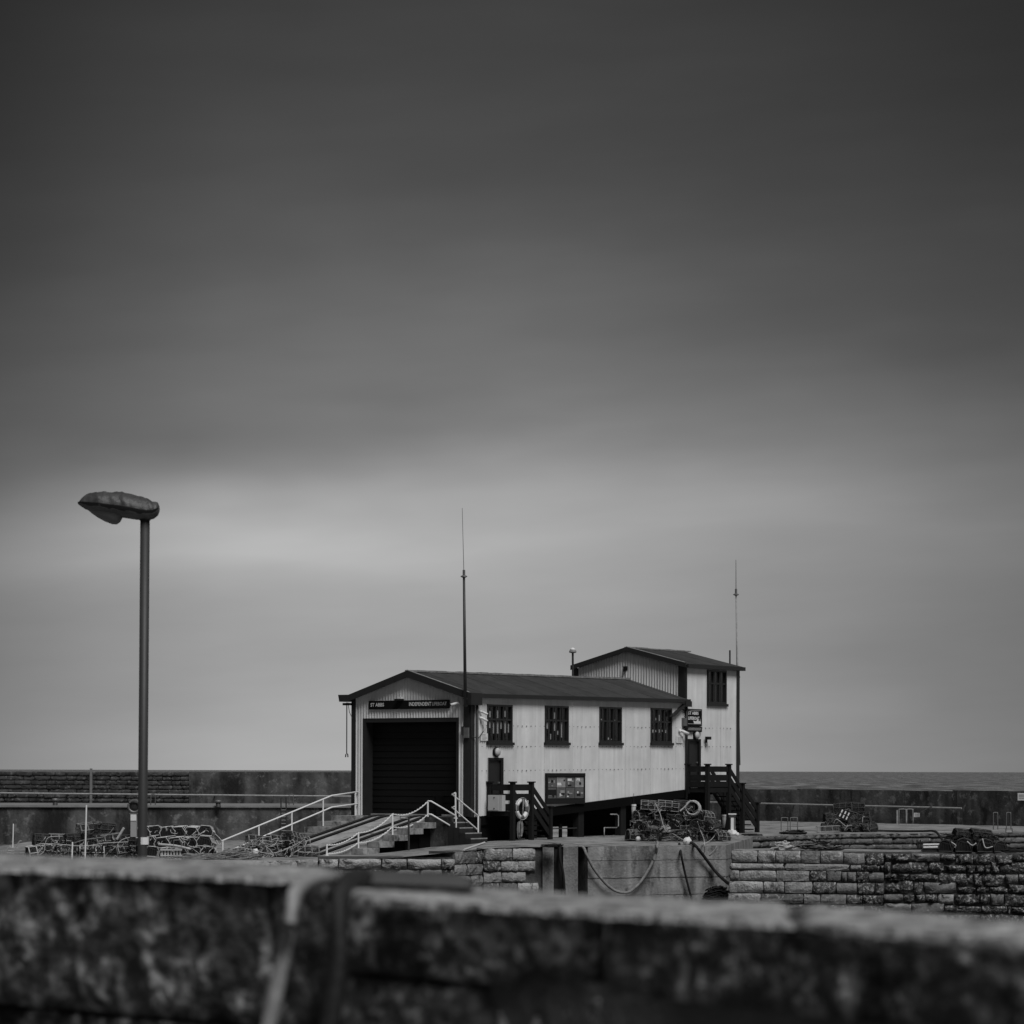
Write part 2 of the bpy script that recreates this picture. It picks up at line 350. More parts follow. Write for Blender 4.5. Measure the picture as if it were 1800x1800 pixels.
def wall_body(parent, A, B, zt, zb, th, mat, batter=0, name='backing', recess=.12):
    A = Vector(A); B = Vector(B); d = Vector((B.x - A.x, B.y - A.y, 0)).normalized(); n = Vector((d.y, -d.x, 0)); m = MB()
    bo = batter * (zt - zb)
    m.hexa([Vector((p.x, p.y, 0)) + n * o + Vector((0, 0, z)) for z, o1 in ((zb, bo), (zt, 0)) for p, o in ((A, o1 - recess), (B, o1 - recess), (B, -th), (A, -th))])
    return m.build(name, mat, parent)
# --- quay wall
QW = thing('quay_wall', None, None, (0, 99, -2.8), kind='structure')
def ptop(i): return EP[i]
for i in range(2, 6):
    zt = (EP[i].z + EP[i + 1].z) / 2
    wall_body(QW, EP[i], EP[i + 1], zt - .03, -7, 1.2, 'mortar', 0, 'wall_core')
wall_body(QW, EP[0], EP[1], zg(-20) - .01, -7, 1.2, 'stone_dark', 0, 'wall_core', 0); wall_body(QW, EP[1], EP[2], zg(-20) - .01, -7, 1.2, 'stone_dark', 0, 'wall_core', 0)
pk_cope = lambda s, c, r: ('stone_pale', .30)
lay(QW, EP[2], EP[3], EP[3].z + .05, [.34], (1.0, 1.7), pk_cope, .35, name='coping_or_lit_top', seed=3, proud=.06)
lay(QW, EP[3], EP[4], EP[3].z + .06, [.36], (.7, 1.5), pk_cope, .35, name='coping_or_lit_top', seed=4, proud=.08)
pk_q = lambda s, c, r: (('stone', .10) if r.random() < .72 else ('stone_dark', .2) if r.random() < .6 else ('stone_pale', .2))
lay(QW, EP[2], EP[3], EP[3].z - .30, [.3, .34], (.6, 1.1), pk_q, seed=5)
lay(QW, EP[3], EP[4], EP[3].z - .31, [.3, .42, .4, .4], (.45, 1.0), lambda s, c, r: ('stone_dark', .3) if r.random() < .5 else ('stone', .2), seed=6)
lay(QW, EP[4], EP[5], EP[4].z + .03, [.46, .4, .38, .4], (.6, 1.1), pk_q, seed=7)
lay(QW, EP[5], EP[6], EP[5].z + .03, [.46, .38, .38, .4], (.55, 1.15), lambda s, c, r: ('stone_pale', .22) if (c == 0 and s > .25) or r.random() < .2 else (('stone', .08) if r.random() < .7 else ('stone_dark', .2)), seed=8,
    skip=lambda s, c: s > 2.05 and c >= 0)
# dressed pier with a recess, then the concrete stretch
d56 = (EP[6] - EP[5]).normalized(); nq = Vector((d56.y, -d56.x, 0)).normalized()
m = MB(); c0 = EP[6] - d56 * .62
for (a, b, o) in ((-.02, .38, .02), (.72, 1.25, .03)):
    p = c0 + d56 * a; q = c0 + d56 * b
    m.hexa([Vector((k.x, k.y, z)) + nq * o2 for z in (-7, EP[6].z + .01) for k, o2 in ((p, o), (q, o), (q, -.4), (p, -.4))])
m.build('dressed_pier', 'concrete', QW)
m = MB(); p = EP[5] + d56 * 2.15; q = c0 + d56 * -.02
m.hexa([Vector((k.x, k.y, z)) + nq * o2 for z in (-7, EP[6].z + .0) for k, o2 in ((p, .0), (q, .0), (q, -.4), (p, -.4))])
m.build('pier_flank', 'stone', QW)
m = MB(); m.hexa([Vector((k.x, k.y, z)) + nq * o2 for z in (-7, EP[6].z - .02) for k, o2 in ((c0 + d56 * .42, -.06), (c0 + d56 * .70, -.06), (c0 + d56 * .70, -.4), (c0 + d56 * .42, -.4))])
m.build('fender_timber', 'rubber', QW)
def cwall(A, B, zt, name='concrete_face', mat='concrete', lifts=4):
    d = Vector((B.x - A.x, B.y - A.y, 0)).normalized(); n = Vector((d.y, -d.x, 0))
    z = zt
    for i in range(lifts):
        h = (.50, .62, .62, .8, 1.8)[i] if i < 5 else 1
        m = MB(); o = .02 + .005 * (i % 2); K = 26
        for k in range(K + 1):
            p = A + (B - A) * (k / K); jz = .02 * noise.noise(Vector((k * .5, i * 5, 1)))
            m.v += [Vector((p.x, p.y, z - .003 + (jz if i else 0))) + n * o, Vector((p.x, p.y, z - h + .003 + jz)) + n * (o + .02)]
            m.v += [Vector((p.x, p.y, z - .003 + (jz if i else 0))) - n * .9, Vector((p.x, p.y, z - h)) - n * .9]
        for k in range(K):
            a = k * 4; m.f += [(a, a + 4, a + 5, a + 1), (a, a + 2, a + 6, a + 4), (a + 1, a + 5, a + 7, a + 3)]
        m.f += [(0, 1, 3, 2), (K * 4, K * 4 + 2, K * 4 + 3, K * 4 + 1)]
        m.build(name, mat, QW); z -= h
cwall(EP[7] - d56 * .15, EP[8], EP[7].z + .005, lifts=5)
cwall(EP[8], EP[9], EP[8].z - .001, lifts=5)
# far side of the inner basin: coursed rubble
pk_f = lambda s, c, r: ('far_stone', .2)
wall_body(QW, EP[9], EP[10], EP[9].z - .02, -7, 1, 'mortar', 0, 'wall_core'); wall_body(QW, EP[10], EP[11], EP[10].z - .02, -7, 1, 'mortar', 0, 'wall_core')
lay(QW, EP[9], EP[10], EP[9].z + .04, [.22, .26, .24, .28, .3], (.45, 1.0), pk_f, .25, seed=9)
lay(QW, EP[10], EP[11], EP[10].z + .04, [.22, .26, .24, .28, .3], (.4, 1.0), pk_f, .25, seed=10)
# --- pier in front on the right
PW = thing('harbour_pier', None, None, (9, 98, -2.75), kind='structure')
PA = P(1285, 1494, 99.0); PB = P(1880, 1500, 96.5)
dp = Vector((PB.x - PA.x, PB.y - PA.y, 0)).normalized(); npn = Vector((dp.y, -dp.x, 0))
zt = PA.z; m = MB()
bt = .06
m.hexa([Vector((k.x, k.y, z)) + npn * o2 + dp * e for z, o1, ee in ((-7, bt * 4.2, -bt * 5), (zt - .03, 0, 0.05)) for k, o2, e in ((PA, o1 - .13, ee), (PB, o1 - .13, 0), (PB, -2.6, 0), (PA, -2.6, ee))])
m.build('pier_core', 'mortar', PW)
m = MB(); m.hexa([Vector((k.x, k.y, z)) + npn * o2 for z in (zt - .06, zt - .012) for k, o2 in ((PA + dp * .02, -.2), (PB, -.2), (PB, -2.7), (PA + dp * .02, -2.7))])
m.build('pier_top', 'quay_paving', PW)
def pk_p(s, c, r):
    if s < .33 + .1 * math.sin(c * 2): return ('stone_pale', .16) if (s < .12 or c == 0 and s < .15 or r.random() < .2) else ('stone', .08)
    return ('stone_dark', .34) if r.random() < .85 else ('stone', .3)
cs = [.45, .24, .38, .42, .36, .40, .38, .4, .4]
z = zt
for ci, h in enumerate(cs):
    o0 = bt * (zt - z)
    lay(PW, PA - dp * (o0 * 1.0), PA + dp * (3.9 + .25 * math.sin(ci * 1.7)), z + .0, [h], ((.45, 1.5) if ci != 1 else (1.2, 2.4)), lambda s, c, r, ci=ci: pk_p(s * .36, ci, r), .24, bt, seed=20 + ci, proud=o0)
    lay(PW, PA + dp * (3.9 + .25 * math.sin(ci * 1.7)), PA + dp * 5.3, z - (.01 if ci else .05), [h], (.3, .9), lambda s, c, r, ci=ci: ('stone', .2) if r.random() < .4 else ('stone_dark', .3), .28, bt, seed=40 + ci, proud=o0, gap=.012, wob=.03)
    # end face courses
    lay(PW, PA - npn * 2.6 + dp * .0, PA + npn * (o0 - .02), z, [h], (.6, 1.1), lambda s, c, r: ('stone', .1), .24, bt, seed=60 + ci, proud=o0)
    z -= h
LP = (PB - PA).dot(dp)
for sg, (s0, s1, cs2) in enumerate(((5.3, 7.4, [.30, .40, .26, .44, .30, .38, .42, .4, .4]), (7.4, 9.3, [.38, .28, .46, .24, .40, .30, .36, .4, .4]), (9.3, LP, [.26, .42, .36, .30, .44, .26, .40, .4, .4]))):
    z = zt - .05
    for ci, h in enumerate(cs2):
        lay(PW, PA + dp * (s0 + (.4 * math.sin(ci * 2.3 + sg) if sg else 0)), PA + dp * (s1 + (.4 * math.sin(ci * 2.3 + sg + 1) if sg < 2 else 0)), z, [h], (.28, 1.3), lambda s, c, r: ('stone_dark', .38) if r.random() < .9 else ('stone', .3), .32, bt, seed=140 + ci + sg * 20, proud=bt * (zt - z), gap=.014, wob=.035); z -= h
# --- breakwater, left
BW = thing('breakwater_wall', 'dark weathered breakwater wall with a high parapet and pale ledge left of the boathouse', 'harbour wall', (-12, 130, -3.1))
def vslab(parent, name, mat, u0, u1, D0, D1, z0, z1, th, **kw):
    a0, a1 = px(u0, 1400)[0], px(u1, 1400)[0]; m = MB()
    A = Vector((a0 * D0, D0, 0)); B = Vector((a1 * D1, D1, 0)); n = Vector((0, 1, 0)); K = 20
    pts = [A + (B - A) * (k / K) for k in range(K + 1)]
    for k in range(K):
        m.hexa([p + n * t + Vector((0, 0, z)) for z in (z0, z1) for p, t in ((pts[k], 0), (pts[k + 1], 0), (pts[k + 1], th), (pts[k], th))])
    return m.build(name, mat, parent, **kw)
vslab(BW, 'lower_wall', 'parapet_concrete', -160, 700, 124, 126, -3.3, -1.66, 2)
vslab(BW, 'ledge', 'ledge_concrete', -160, 700, 123.9, 125.9, -1.66, -1.58, 12)
vslab(BW, 'parapet', 'parapet_concrete', 332, 760, 134.0, 134.4, -1.59, -.10, 2)
vslab(BW, 'parapet_core', 'parapet_concrete', -180, 332, 134.06, 134.1, -1.59, -.12, 2)
lay(BW, (px(-160, 1400)[0] * 134, 134, 0), (px(332, 1400)[0] * 134, 134, 0), -.10, [.22, .2, .22, .2, .22, .2, .2], (.4, .8), lambda s, c, r: ('parapet_stone', .3), .12, seed=80, gap=.004, wob=.02)
m = MB(); m.box(P(160, 1390, 133.9) + Vector((0, 0, 0)), (.12, .06, 2.1)); m.build('stained_joint', 'ledge_concrete', BW)
mb = MB(); pts = [P(u, 1394 + (u) * 6 / 620, 133.6) for u in range(-60, 700, 40)]; mb.tube(pts, .045, 6)
brs = []
for u in range(-40, 640, 52): br = MB(); p = P(u, 1395 + u * 6 / 620, 133.6); br.tube([p, p + Vector((0, .4, -.02))], .035, 4); brs.append(br)
hr = thing('wall_handrail', 'long pale pipe rail fixed along the breakwater parapet left of the boathouse', 'pipe rail', P(300, 1397, 133.6))
mb.build('pipe', 'pipe_grey', hr); [b.build('bracket', 'steel_dark', hr) for b in brs]
# --- breakwater, right
BR = thing('sea_wall', 'long dark concrete sea wall behind the quay right of the boathouse', 'harbour wall', (10, 148, -2.7))
def dR(u): return 155 - (u - 1290) * 16 / 560
for i in range(9):
    u0 = 1130 + i * 92; u1 = u0 + 91.6
    vslab(BR, 'wall_panel', 'parapet_concrete', u0, u1, dR(u0) + .04 * (i % 2), dR(u1) + .04 * (i % 2), -2.72, -.94 - .02 * (i % 3), 1.4)
hr = thing('wall_handrail', 'pale pipe rail along the sea wall right of the timber stairs', 'pipe rail', P(1500, 1417, 148))
mb = MB(); mb.tube([P(u, 1412 + (u - 1330) * 8.5 / 358, dR(u) - .45) for u in range(1240, 1691, 30)], .05, 6); mb.build('pipe', 'pipe_grey', hr)
for u in range(1350, 1690, 47): br = MB(); p = P(u, 1412.5 + (u - 1330) * 8.5 / 358, dR(u) - .4); br.tube([p, p + Vector((0, .4, -.03))], .04, 4); br.build('bracket', 'steel_dark', hr)
# ------------------------------------------------------------------ boathouse frame: t back along the side wall, q outward from it
TH = math.radians(54.8); c_, s_ = math.cos(TH), math.sin(TH); D0 = 108.7; X0 = px(826, 1400)[0] * D0
dv_ = Vector((c_, s_, 0)); nv_ = Vector((s_, -c_, 0)); UP = Vector((0, 0, 1))
def S(t, q, z): return Vector((X0 + t * c_ + q * s_, D0 + t * s_ - q * c_, z))
def St(u, q=0, v=1400): k = px(u, v)[0]; return (k * (D0 - q * c_) - X0 - q * s_) / (c_ - k * s_)
def Fq(u, t=0, v=1400): k = px(u, v)[0]; return (k * (D0 + t * s_) - X0 - t * c_) / (s_ + k * c_)
def zS(u, v, q=0): return -px(u, v)[1] * (D0 + St(u, q, v) * s_ - q * c_)
def zF(u, v, t=0): return -px(u, v)[1] * (D0 + t * s_ - Fq(u, t, v) * c_)
SF = lambda a, q, z: S(a, q, z)              # side wall frame
FF = lambda a, o, z: S(-o, a, z)             # front frame: a = q (negative to the left), o = outward from the front
W_ = 5.7; TL = 15.58; TE = 20.05; FLOOR = -1.77
zb = lambda t: -1.80 + .065 * t
LS = thing('lifeboat_station', 'pale corrugated boathouse with dark roller door, row of four windows and taller rear block', 'boathouse', S(7, -2.8, -2.7))
def corr(fn, a0, a1, zlo, zhi, holes=(), pitch=.14, amp=.034, q=0.0):
    m = MB(); n = max(1, round((a1 - a0) / (pitch / 4))); 
    prof = [0, 1, 0, -1]
    for i in range(n):
        x0 = a0 + (a1 - a0) * i / n; x1 = a0 + (a1 - a0) * (i + 1) / n; xm = (x0 + x1) / 2
        iv = [(None, None)]; segs = [(0.0, 1.0)]
        cuts = sorted((h[2], h[3]) for h in holes if h[0] <= xm <= h[1])
        lo = zlo(xm); hi = zhi(xm); cur = lo
        parts = []
        for (z0, z1) in cuts:
            if z1 <= lo or z0 >= hi: continue
            if z0 > cur: parts.append((cur, z0, cur == lo, False))
            cur = max(cur, z1)
        if cur < hi: parts.append((cur, hi, cur == lo, True))
        k0 = i % 4; k1 = (k0 + 1) % 4
        w0 = q + amp * prof[k0]; w1 = q + amp * prof[k1]
        for (z0, z1, isl, ish) in parts:
            m.face([fn(x0, w0, zlo(x0) if isl else z0), fn(x1, w1, zlo(x1) if isl else z0), fn(x1, w1, zhi(x1) if ish else z1), fn(x0, w0, zhi(x0) if ish else z1)])
    return m
# --- windows of the side wall
WZ = lambda t: .008 * t
wins = []
for k in range(4):
    tc = 1.95 + 3.91 * k; wins.append((tc - .83, tc + .83, 1.08 + WZ(tc), 2.54 + WZ(tc)))
sdoor = (St(856), St(884), -1.5, zS(870, 1332)); tdoor = (St(1208.5), St(1231), -.66, zS(1220, 1299))
tw_t0 = St(1242); tw = (tw_t0, tw_t0 + 1.62, 2.93, 4.38)
eave = lambda t: 2.84 + WZ(t)
def side_zhi(t): return eave(t)
t = 0.12; si = 0
while t < TL - .05:
    t1 = min(TL, t + .98) if t + 1.3 < TL else TL
    full = [h for h in wins if h[0] < t + .035 and h[1] > t1 - .035]
    for lo_, hi_ in ([(zb, lambda a, h=full[0]: h[2]), (lambda a, h=full[0]: h[3], side_zhi)] if full else [(zb, side_zhi)]):
        corr(SF, t, t1, lo_, hi_, [sdoor] if full else wins + [sdoor], q=.004 if si % 2 else 0).build('cladding_sheet', 'cladding', LS)
    t = t1; si += 1
while t < TE - .25:
    t1 = min(TE - .2, t + .98) if t + 1.3 < TE - .2 else TE - .2
    corr(SF, t, t1, zb, lambda a: 4.5, [tdoor, tw], q=.004 if si % 2 else 0).build('cladding_sheet', 'cladding', LS); t = t1; si += 1
gz = lambda a, ze, zr: ze + (zr - ze) * (1 - abs(a + W_ / 2) / (W_ / 2))
gd = (Fq(638), Fq(806), -3, zF(720, 1262))
a = -W_ + .14
for k in range(6):
    a1 = min(-.26, a + .952) if k < 5 else -.26
    corr(FF, a, a1, lambda x: FLOOR, lambda x: gz(x, 2.80, 3.68), [gd], pitch=.136, amp=.04, q=.004 if k % 2 else 0).build('cladding_sheet', 'cladding', LS); a = a1
a = -W_ + .1
for k in range(6):
    a1 = min(-.28, a + .952) if k < 5 else -.28
    corr(lambda x, o, z: S(TL - o, x, z), a, a1, lambda x: 2.2, lambda x: gz(x, 4.45, 5.2), [], pitch=.136, amp=.04, q=.004 if k % 2 else 0).build('cladding_sheet', 'cladding', LS); a = a1
# left, rear walls and floor close the volume
for bx_ in ((.0, TL, -W_ - .02, -W_ + .02, -1.8, 2.84), (TL, TE, -W_ - .02, -W_ + .02, -.8, 4.5), (TE - .04, TE, -W_ + .02, -.0, -.6, 4.45)): m = MB(); m.fbox(SF, *bx_); m.build('rear_cladding', 'cladding', LS)
m = MB(); m.hexa([S(t, q, z + dz) for dz in (-.12, 0) for t, q, z in ((.05, -W_ + .05, zb(0)), (.05, -.06, zb(0)), (TE - .1, -.06, zb(TE)), (TE - .1, -W_ + .05, zb(TE)))])
m.build('floor', 'interior', LS)
m = MB(); m.fbox(SF, TL + .06, TL + .1, -W_ + .05, -.06, -.7, 4.4); m.fbox(SF, 1.2, TE - .2, -3.3, -3.25, 0.3, 2.7); m.build('partition', 'interior', LS)
# corner posts, bottom beam, under-floor
def fpost(name, t0, t1, q0, q1, z0, z1, mat='trim'): m = MB(); m.fbox(SF, t0, t1, q0, q1, z0, z1); return m.build(name, mat, LS)
fpost('corner_post', -.045, .02, -W_ - .05, -W_ + .16, FLOOR, 2.84); fpost('corner_post', -.045, .0, -.27, -.02, FLOOR - .0, 2.80)
fpost('corner_post', .0, .24, -.03, .045, FLOOR - .02, 2.82)
fpost('corner_post', TL - .05, TL - .0, -.30, .03, 2.95, 4.5); fpost('corner_post', TL - .05, TL, -W_ - .03, -W_ + .2, 2.9, 4.5)
fpost('corner_post', TL, TL + .10, -.02, .05, 2.95, 4.5); fpost('corner_post', TE - .24, TE + .02, -.03, .05, -.6, 4.45)
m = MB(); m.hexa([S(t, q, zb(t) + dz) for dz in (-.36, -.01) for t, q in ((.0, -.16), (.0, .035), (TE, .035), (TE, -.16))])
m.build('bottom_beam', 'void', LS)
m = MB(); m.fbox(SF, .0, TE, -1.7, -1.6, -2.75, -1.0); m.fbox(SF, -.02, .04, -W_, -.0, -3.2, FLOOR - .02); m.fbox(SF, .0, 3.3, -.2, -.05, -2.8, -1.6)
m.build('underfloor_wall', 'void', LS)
for tp in (St(1024), St(1098), St(1190), 4.4, 19.7): fpost('support_post', tp - .2, tp + .2, -.34, -.06, -2.72, zb(tp) - .2, 'dark_timber')
# roofs
def roof(t0, t1, ze, zr, sl, step, ov=.16):
    t = t0; i = 0
    while t < t1 - .05:
        b = min(t1, t + step); b = t1 if t1 - b < .4 else b
        for sgn in (1, -1):
            q_e = ov if sgn > 0 else -W_ - .04; m = MB(); dz = .008 if i % 2 else 0
            m.hexa([S(tt, q, z + dz + sl * tt) for off in (0,) for tt, q, z in ((t, -W_ / 2, zr - .05), (b, -W_ / 2, zr - .05), (b, q_e, ze - .05), (t, q_e, ze - .05),
                     (t, -W_ / 2, zr), (b, -W_ / 2, zr), (b, q_e, ze), (t, q_e, ze))])
            m.build('roof_sheet', 'roofing', LS)
        t = b; i += 1
roof(-.22, TL, 2.93, 3.83, .008, 1.02); roof(TL - .2, TE + .15, 4.58, 5.32, 0, 1.0)
def barge(tf, ze, zr, h, ov=.18):
    for sgn in (1, -1):
        q_e = ov if sgn > 0 else -W_ - .04; m = MB()
        m.hexa([S(tt, q, z) for tt, q, z in ((tf, -W_ / 2, zr - h), (tf + .04, -W_ / 2, zr - h), (tf + .04, q_e, ze - h), (tf, q_e, ze - h), (tf, -W_ / 2, zr + .03), (tf + .04, -W_ / 2, zr + .03), (tf + .04, q_e, ze + .03), (tf, q_e, ze + .03))])
        m.build('barge_board', 'trim', LS)
barge(-.27, 2.93, 3.83, .23); barge(TL - .25, 4.58, 5.32, .17)
m = MB(); m.tube([S(-.25, -W_ / 2, 3.89), S(-.25, .14, 2.985)], .022, 5); m.tube([S(TL - .23, -W_ / 2, 5.375), S(TL - .23, .14, 4.63)], .018, 5); m.build('verge_flashing', 'pipe_grey', LS)
rr = random.Random(3)
m = MB(); t = -.2
while t < TL - .1:
    m.fbox(SF, t, t + .46, -W_ / 2 - .14, -W_ / 2 + .14, 3.82 + .008 * t, 3.88 + .008 * t + rr.uniform(0, .025)); t += .47
m.build('ridge_cap', 'lichen_ridge', LS)
m = MB(); t = TL - .18
while t < TE: m.fbox(SF, t, t + .5, -W_ / 2 - .13, -W_ / 2 + .13, 5.31, 5.355 + rr.uniform(0, .02)); t += .51
m.build('ridge_cap', 'lichen_ridge', LS)
m = MB(); m.hexa([S(t, q, z + .008 * t) for z in (2.79, 2.935) for t, q in ((.3, .04), (.3, .24), (TL + .1, .24), (TL + .1, .04))]); m.build('gutter', 'trim', LS)
m = MB(); m.fbox(SF, -.3, .42, -.02, .27, 2.50, 2.96); m.build('gutter_box', 'trim', LS)
m = MB(); m.fbox(SF, TL - .1, TE + .2, .04, .24, 4.41, 4.57); m.build('gutter', 'trim', LS)
m = MB(); m.fbox(SF, TL - .35, TL + .12, .22, .28, 2.74, 2.98); m.hexa([S(t, q, z) for z, t0 in ((2.3, -1.35), (2.85, -.3)) for t, q in ((TL + t0, .05), (TL + t0 + .12, .05), (TL + t0 + .12, .25), (TL + t0, .25))])
m.build('gutter_bracket', 'trim', LS)
m = MB(); q0 = .09; td = St(1203)
m.tube([S(td, .1, 2.78), S(td, .1, 2.0), S(td, .1, -1.2)], .055, 8); m.build('downpipe', 'steel_dark', LS, smooth=True)
m = MB(); m.tube([S(.30, .12, 2.5), S(.30, .12, FLOOR + .1), S(.36, .2, FLOOR - .1), S(.36, .2, -2.75)], .05, 8); m.build('downpipe', 'steel_dark', LS, smooth=True)
# fixing rows
m = MB()
for zz in (-.02, .92, 1.72):
    for i in range(64):
        tt = .45 + i * .3
        if any(h[0] - .05 < tt < h[1] + .05 and h[2] - .05 < zz + WZ(tt) < h[3] + .05 for h in wins + [sdoor, tdoor, tw]): continue
        m.box(S(tt, .02, zz + WZ(tt)), (.035, .02, .035), (dv_, nv_, UP))
o = m.build('fixing_screws', 'galvanised', LS); o['kind'] = 'stuff'
# windows
def window(h, fn=SF, glass_reflections=(), nlight=3, sillh=.11):
    t0, t1, z0, z1 = h; f = .075; m = MB()
    for a, b, c, d in ((t0, t1, z1 - f, z1), (t0, t1, z0, z0 + f), (t0, t0 + f, z0 + f, z1 - f), (t1 - f, t1, z0 + f, z1 - f)): m.fbox(fn, a, b, -.12, .035, c, d)
    w = m.build('window', 'trim', LS)
    zt = z0 + (z1 - z0) * .60
    m = MB(); m.fbox(fn, t0 + f, t1 - f, -.06, .012, zt - .035, zt + .035); m.build('transom', 'trim', w)
    iw = (t1 - t0 - 2 * f); lw = iw / nlight
    for k in range(1, nlight): m = MB(); m.fbox(fn, t0 + f + k * lw - .04, t0 + f + k * lw + .04, -.06, .018, z0 + f, z1 - f); m.build('mullion', 'trim', w)
    for k in range(nlight):
        m = MB(); xm = t0 + f + (k + .5) * lw; m.fbox(fn, xm - .010, xm + .010, -.0, .028, z0 + f, z1 - f); m.build('security_bar', 'steel_dark', w)
        for a, b in ((z0 + f, zt - .035), (zt + .035, z1 - f)):
            m = MB(); m.fbox(fn, t0 + f + k * lw + .05, t0 + f + (k + 1) * lw - .05, -.055, -.045, a, b); m.build('pane', 'glass', w)
    m = MB(); m.fbox(fn, t0 - .05, t1 + .05, -.02, .10, z0 - sillh, z0 - .002); m.build('sill', 'trim', w)
    for (x0, x1, y0, y1) in glass_reflections:  # pale strips set behind the panes to paint reflections in the glass
        m = MB(); m.fbox(fn, t0 + f + x0 * iw, t0 + f + x1 * iw, -.068, -.062, z0 + f + y0 * (z1 - z0 - 2 * f), z0 + f + y1 * (z1 - z0 - 2 * f)); m.build('blind', 'blind', w)  # blind: pale strip standing for a reflection in the glass
def bl(*rows): return [(x + .0, x + w, y0, y1) for x, w, y0, y1 in rows]
window(wins[0], glass_reflections=bl((.09, .07, .68, .86), (.42, .07, .66, .88), (.75, .07, .70, .88), (.09, .06, .36, .55), (.26, .06, .2, .55), (.42, .08, .2, .56), (.59, .06, .34, .56), (.75, .08, .22, .58), (.92, .05, .24, .5)))
window(wins[1], glass_reflections=bl((.42, .07, .66, .86), (.09, .07, .36, .55), (.42, .08, .3, .55), (.26, .06, .03, .2), (.59, .06, .18, .3), (.75, .07, .1, .56)))
window(wins[2], glass_reflections=bl((.42, .08, .03, .10), (.59, .06, .03, .06), (.09, .06, .62, .68), (.75, .06, .60, .66))); window(wins[3], glass_reflections=bl((.42, .07, .62, .84), (.09, .08, .26, .36), (.26, .06, .28, .35), (.42, .08, .27, .37), (.59, .06, .3, .36), (.75, .08, .26, .36), (.26, .05, .66, .74)))
window(tw)
# doors
def door(h, handle):
    t0, t1, z0, z1 = h; m = MB()
    for a, b, c, d in ((t0, t0 + .1, z0, z1), (t1 - .16, t1, z0, z1), (t0 + .1, t1 - .16, z1 - .1, z1)): m.fbox(SF, a, b, -.14, .03, c, d)
    w = m.build('door_frame', 'black_paint', LS)
    m = MB(); m.fbox(SF, t0 + .1, t1 - .16, -.10, -.05, z0, z1 - .1); d = m.build('door', 'door_paint', LS)
    m = MB(); m.fbox(SF, t1 - .3, t1 - .2, -.05, .0, z0 + 1.0, z0 + 1.06); m.build('handle', 'galvanised', d)
door(sdoor, 1); door(tdoor, 1)
# roller shutter door: dark jambs, slats
ga, gb, _, gt = gd
m = MB()
m.fbox(FF, ga, ga + .12, -.5, .02, FLOOR, gt); m.fbox(FF, gb - .10, gb, -.5, .02, FLOOR, gt); m.fbox(FF, ga + .12, gb - .10, -.5, .0, gt - .16, gt)
m.build('door_jamb', 'trim', LS)
sd = MB(); sd.fbox(FF, ga + .12, gb - .10, -.52, -.48, FLOOR, gt); sd = sd.build('shutter_door', 'shutter', LS)
z = FLOOR + .02; i = 0
while z < gt - .2:
    m = MB(); b = min(gt - .17, z + .245)
    m.hexa([FF(a, o, zz) for zz, o1 in ((z, -.44), (b - .02, -.462)) for a, o in ((ga + .13, -.48), (gb - .11, -.48), (gb - .11, o1), (ga + .13, o1))])
    m.build('slat', 'shutter', sd); z += .25
m = MB(); m.fbox(FF, ga + .1, gb - .1, -.44, -.34, FLOOR, FLOOR + .07); m.build('door_threshold', 'pipe_grey', LS)
# ------------------------------------------------------------------ signs and fittings
FS = thing('fascia_sign', 'long black sign reading ST ABBS INDEPENDENT LIFEBOAT above the roller door', 'sign', FF(-2.6, .05, 2.6))
sa, sb = Fq(650), Fq(791); z0 = zF(720, 1246.3); z1 = zF(720, 1231)
m = MB(); m.fbox(FF, sa, sb, .03, .09, z0, z1); m.build('board', 'sign_black', FS)
m = MB(); 
for k in (.02, .98): a = sa + (sb - sa) * k; m.fbox(FF, a - .03, a + .03, .012, .03, z0 - .0, z1)
m.build('batten', 'trim', FS)
sw = sb - sa; th_ = (z1 - z0) * .42; tz = z0 + (z1 - z0) * .32
text('ST ABBS', FF, sa + sw * .025, .094, tz, th_, 'sign_white', FS, width=sw * .17, bold=.02)
text('INDEPENDENT', FF, sa + sw * .51, .094, tz + .01, th_, 'sign_white', FS, width=sw * .275, bold=.02)
text('LIFEBOAT', FF, sa + sw * .795, .094, tz + .01, th_, 'letter_grey', FS, width=sw * .18, bold=.02)
TS = thing('lifeboat_sign', 'square black sign with ST ABBS LIFEBOAT and a white boat beside the rear door', 'sign', S(16.3, .1, 2))
ta, tb = St(1205.5, .1), St(1233, .1); z1 = zS(1219, 1246.3, .1); zm = zS(1219, 1276, .1); z0 = zS(1219, 1286.5, .1)
m = MB(); m.fbox(SF, ta, tb, .05, .12, zm, z1); m.build('board', 'sign_black', TS)
m = MB(); m.fbox(SF, ta, tb, .05, .12, z0, zm - .02); m.build('lower_board', 'sign_black', TS)
w = tb - ta; H = z1 - zm
m = MB(); m.fbox(SF, ta + .06 * w, tb - .05 * w, .122, .126, z1 - .07, z1 - .05); m.fbox(SF, ta + .05 * w, ta + .065 * w, .122, .126, zm + .25, z1 - .07); m.fbox(SF, ta + .06 * w, tb - .05 * w, .122, .126, zm + .075, zm + .1)
m.build('border_line', 'letter_grey', TS)
text('ST ABBS', SF, ta + .11 * w, .124, z1 - .34 * H, .19 * H, 'sign_white', TS, width=.66 * w, bold=.03)
text('LIFEBOAT', SF, ta + .11 * w, .124, z1 - .64 * H, .19 * H, 'sign_white', TS, width=.72 * w, bold=.03)
bx = [(0, .55), (.06, .35), (.10, .12), (.12, 0), (.98, 0), (1.0, .35), (.93, .42), (.90, 1.0), (.86, .5), (.72, .42), (.66, .8), (.56, .85), (.46, .5), (.30, .42)]
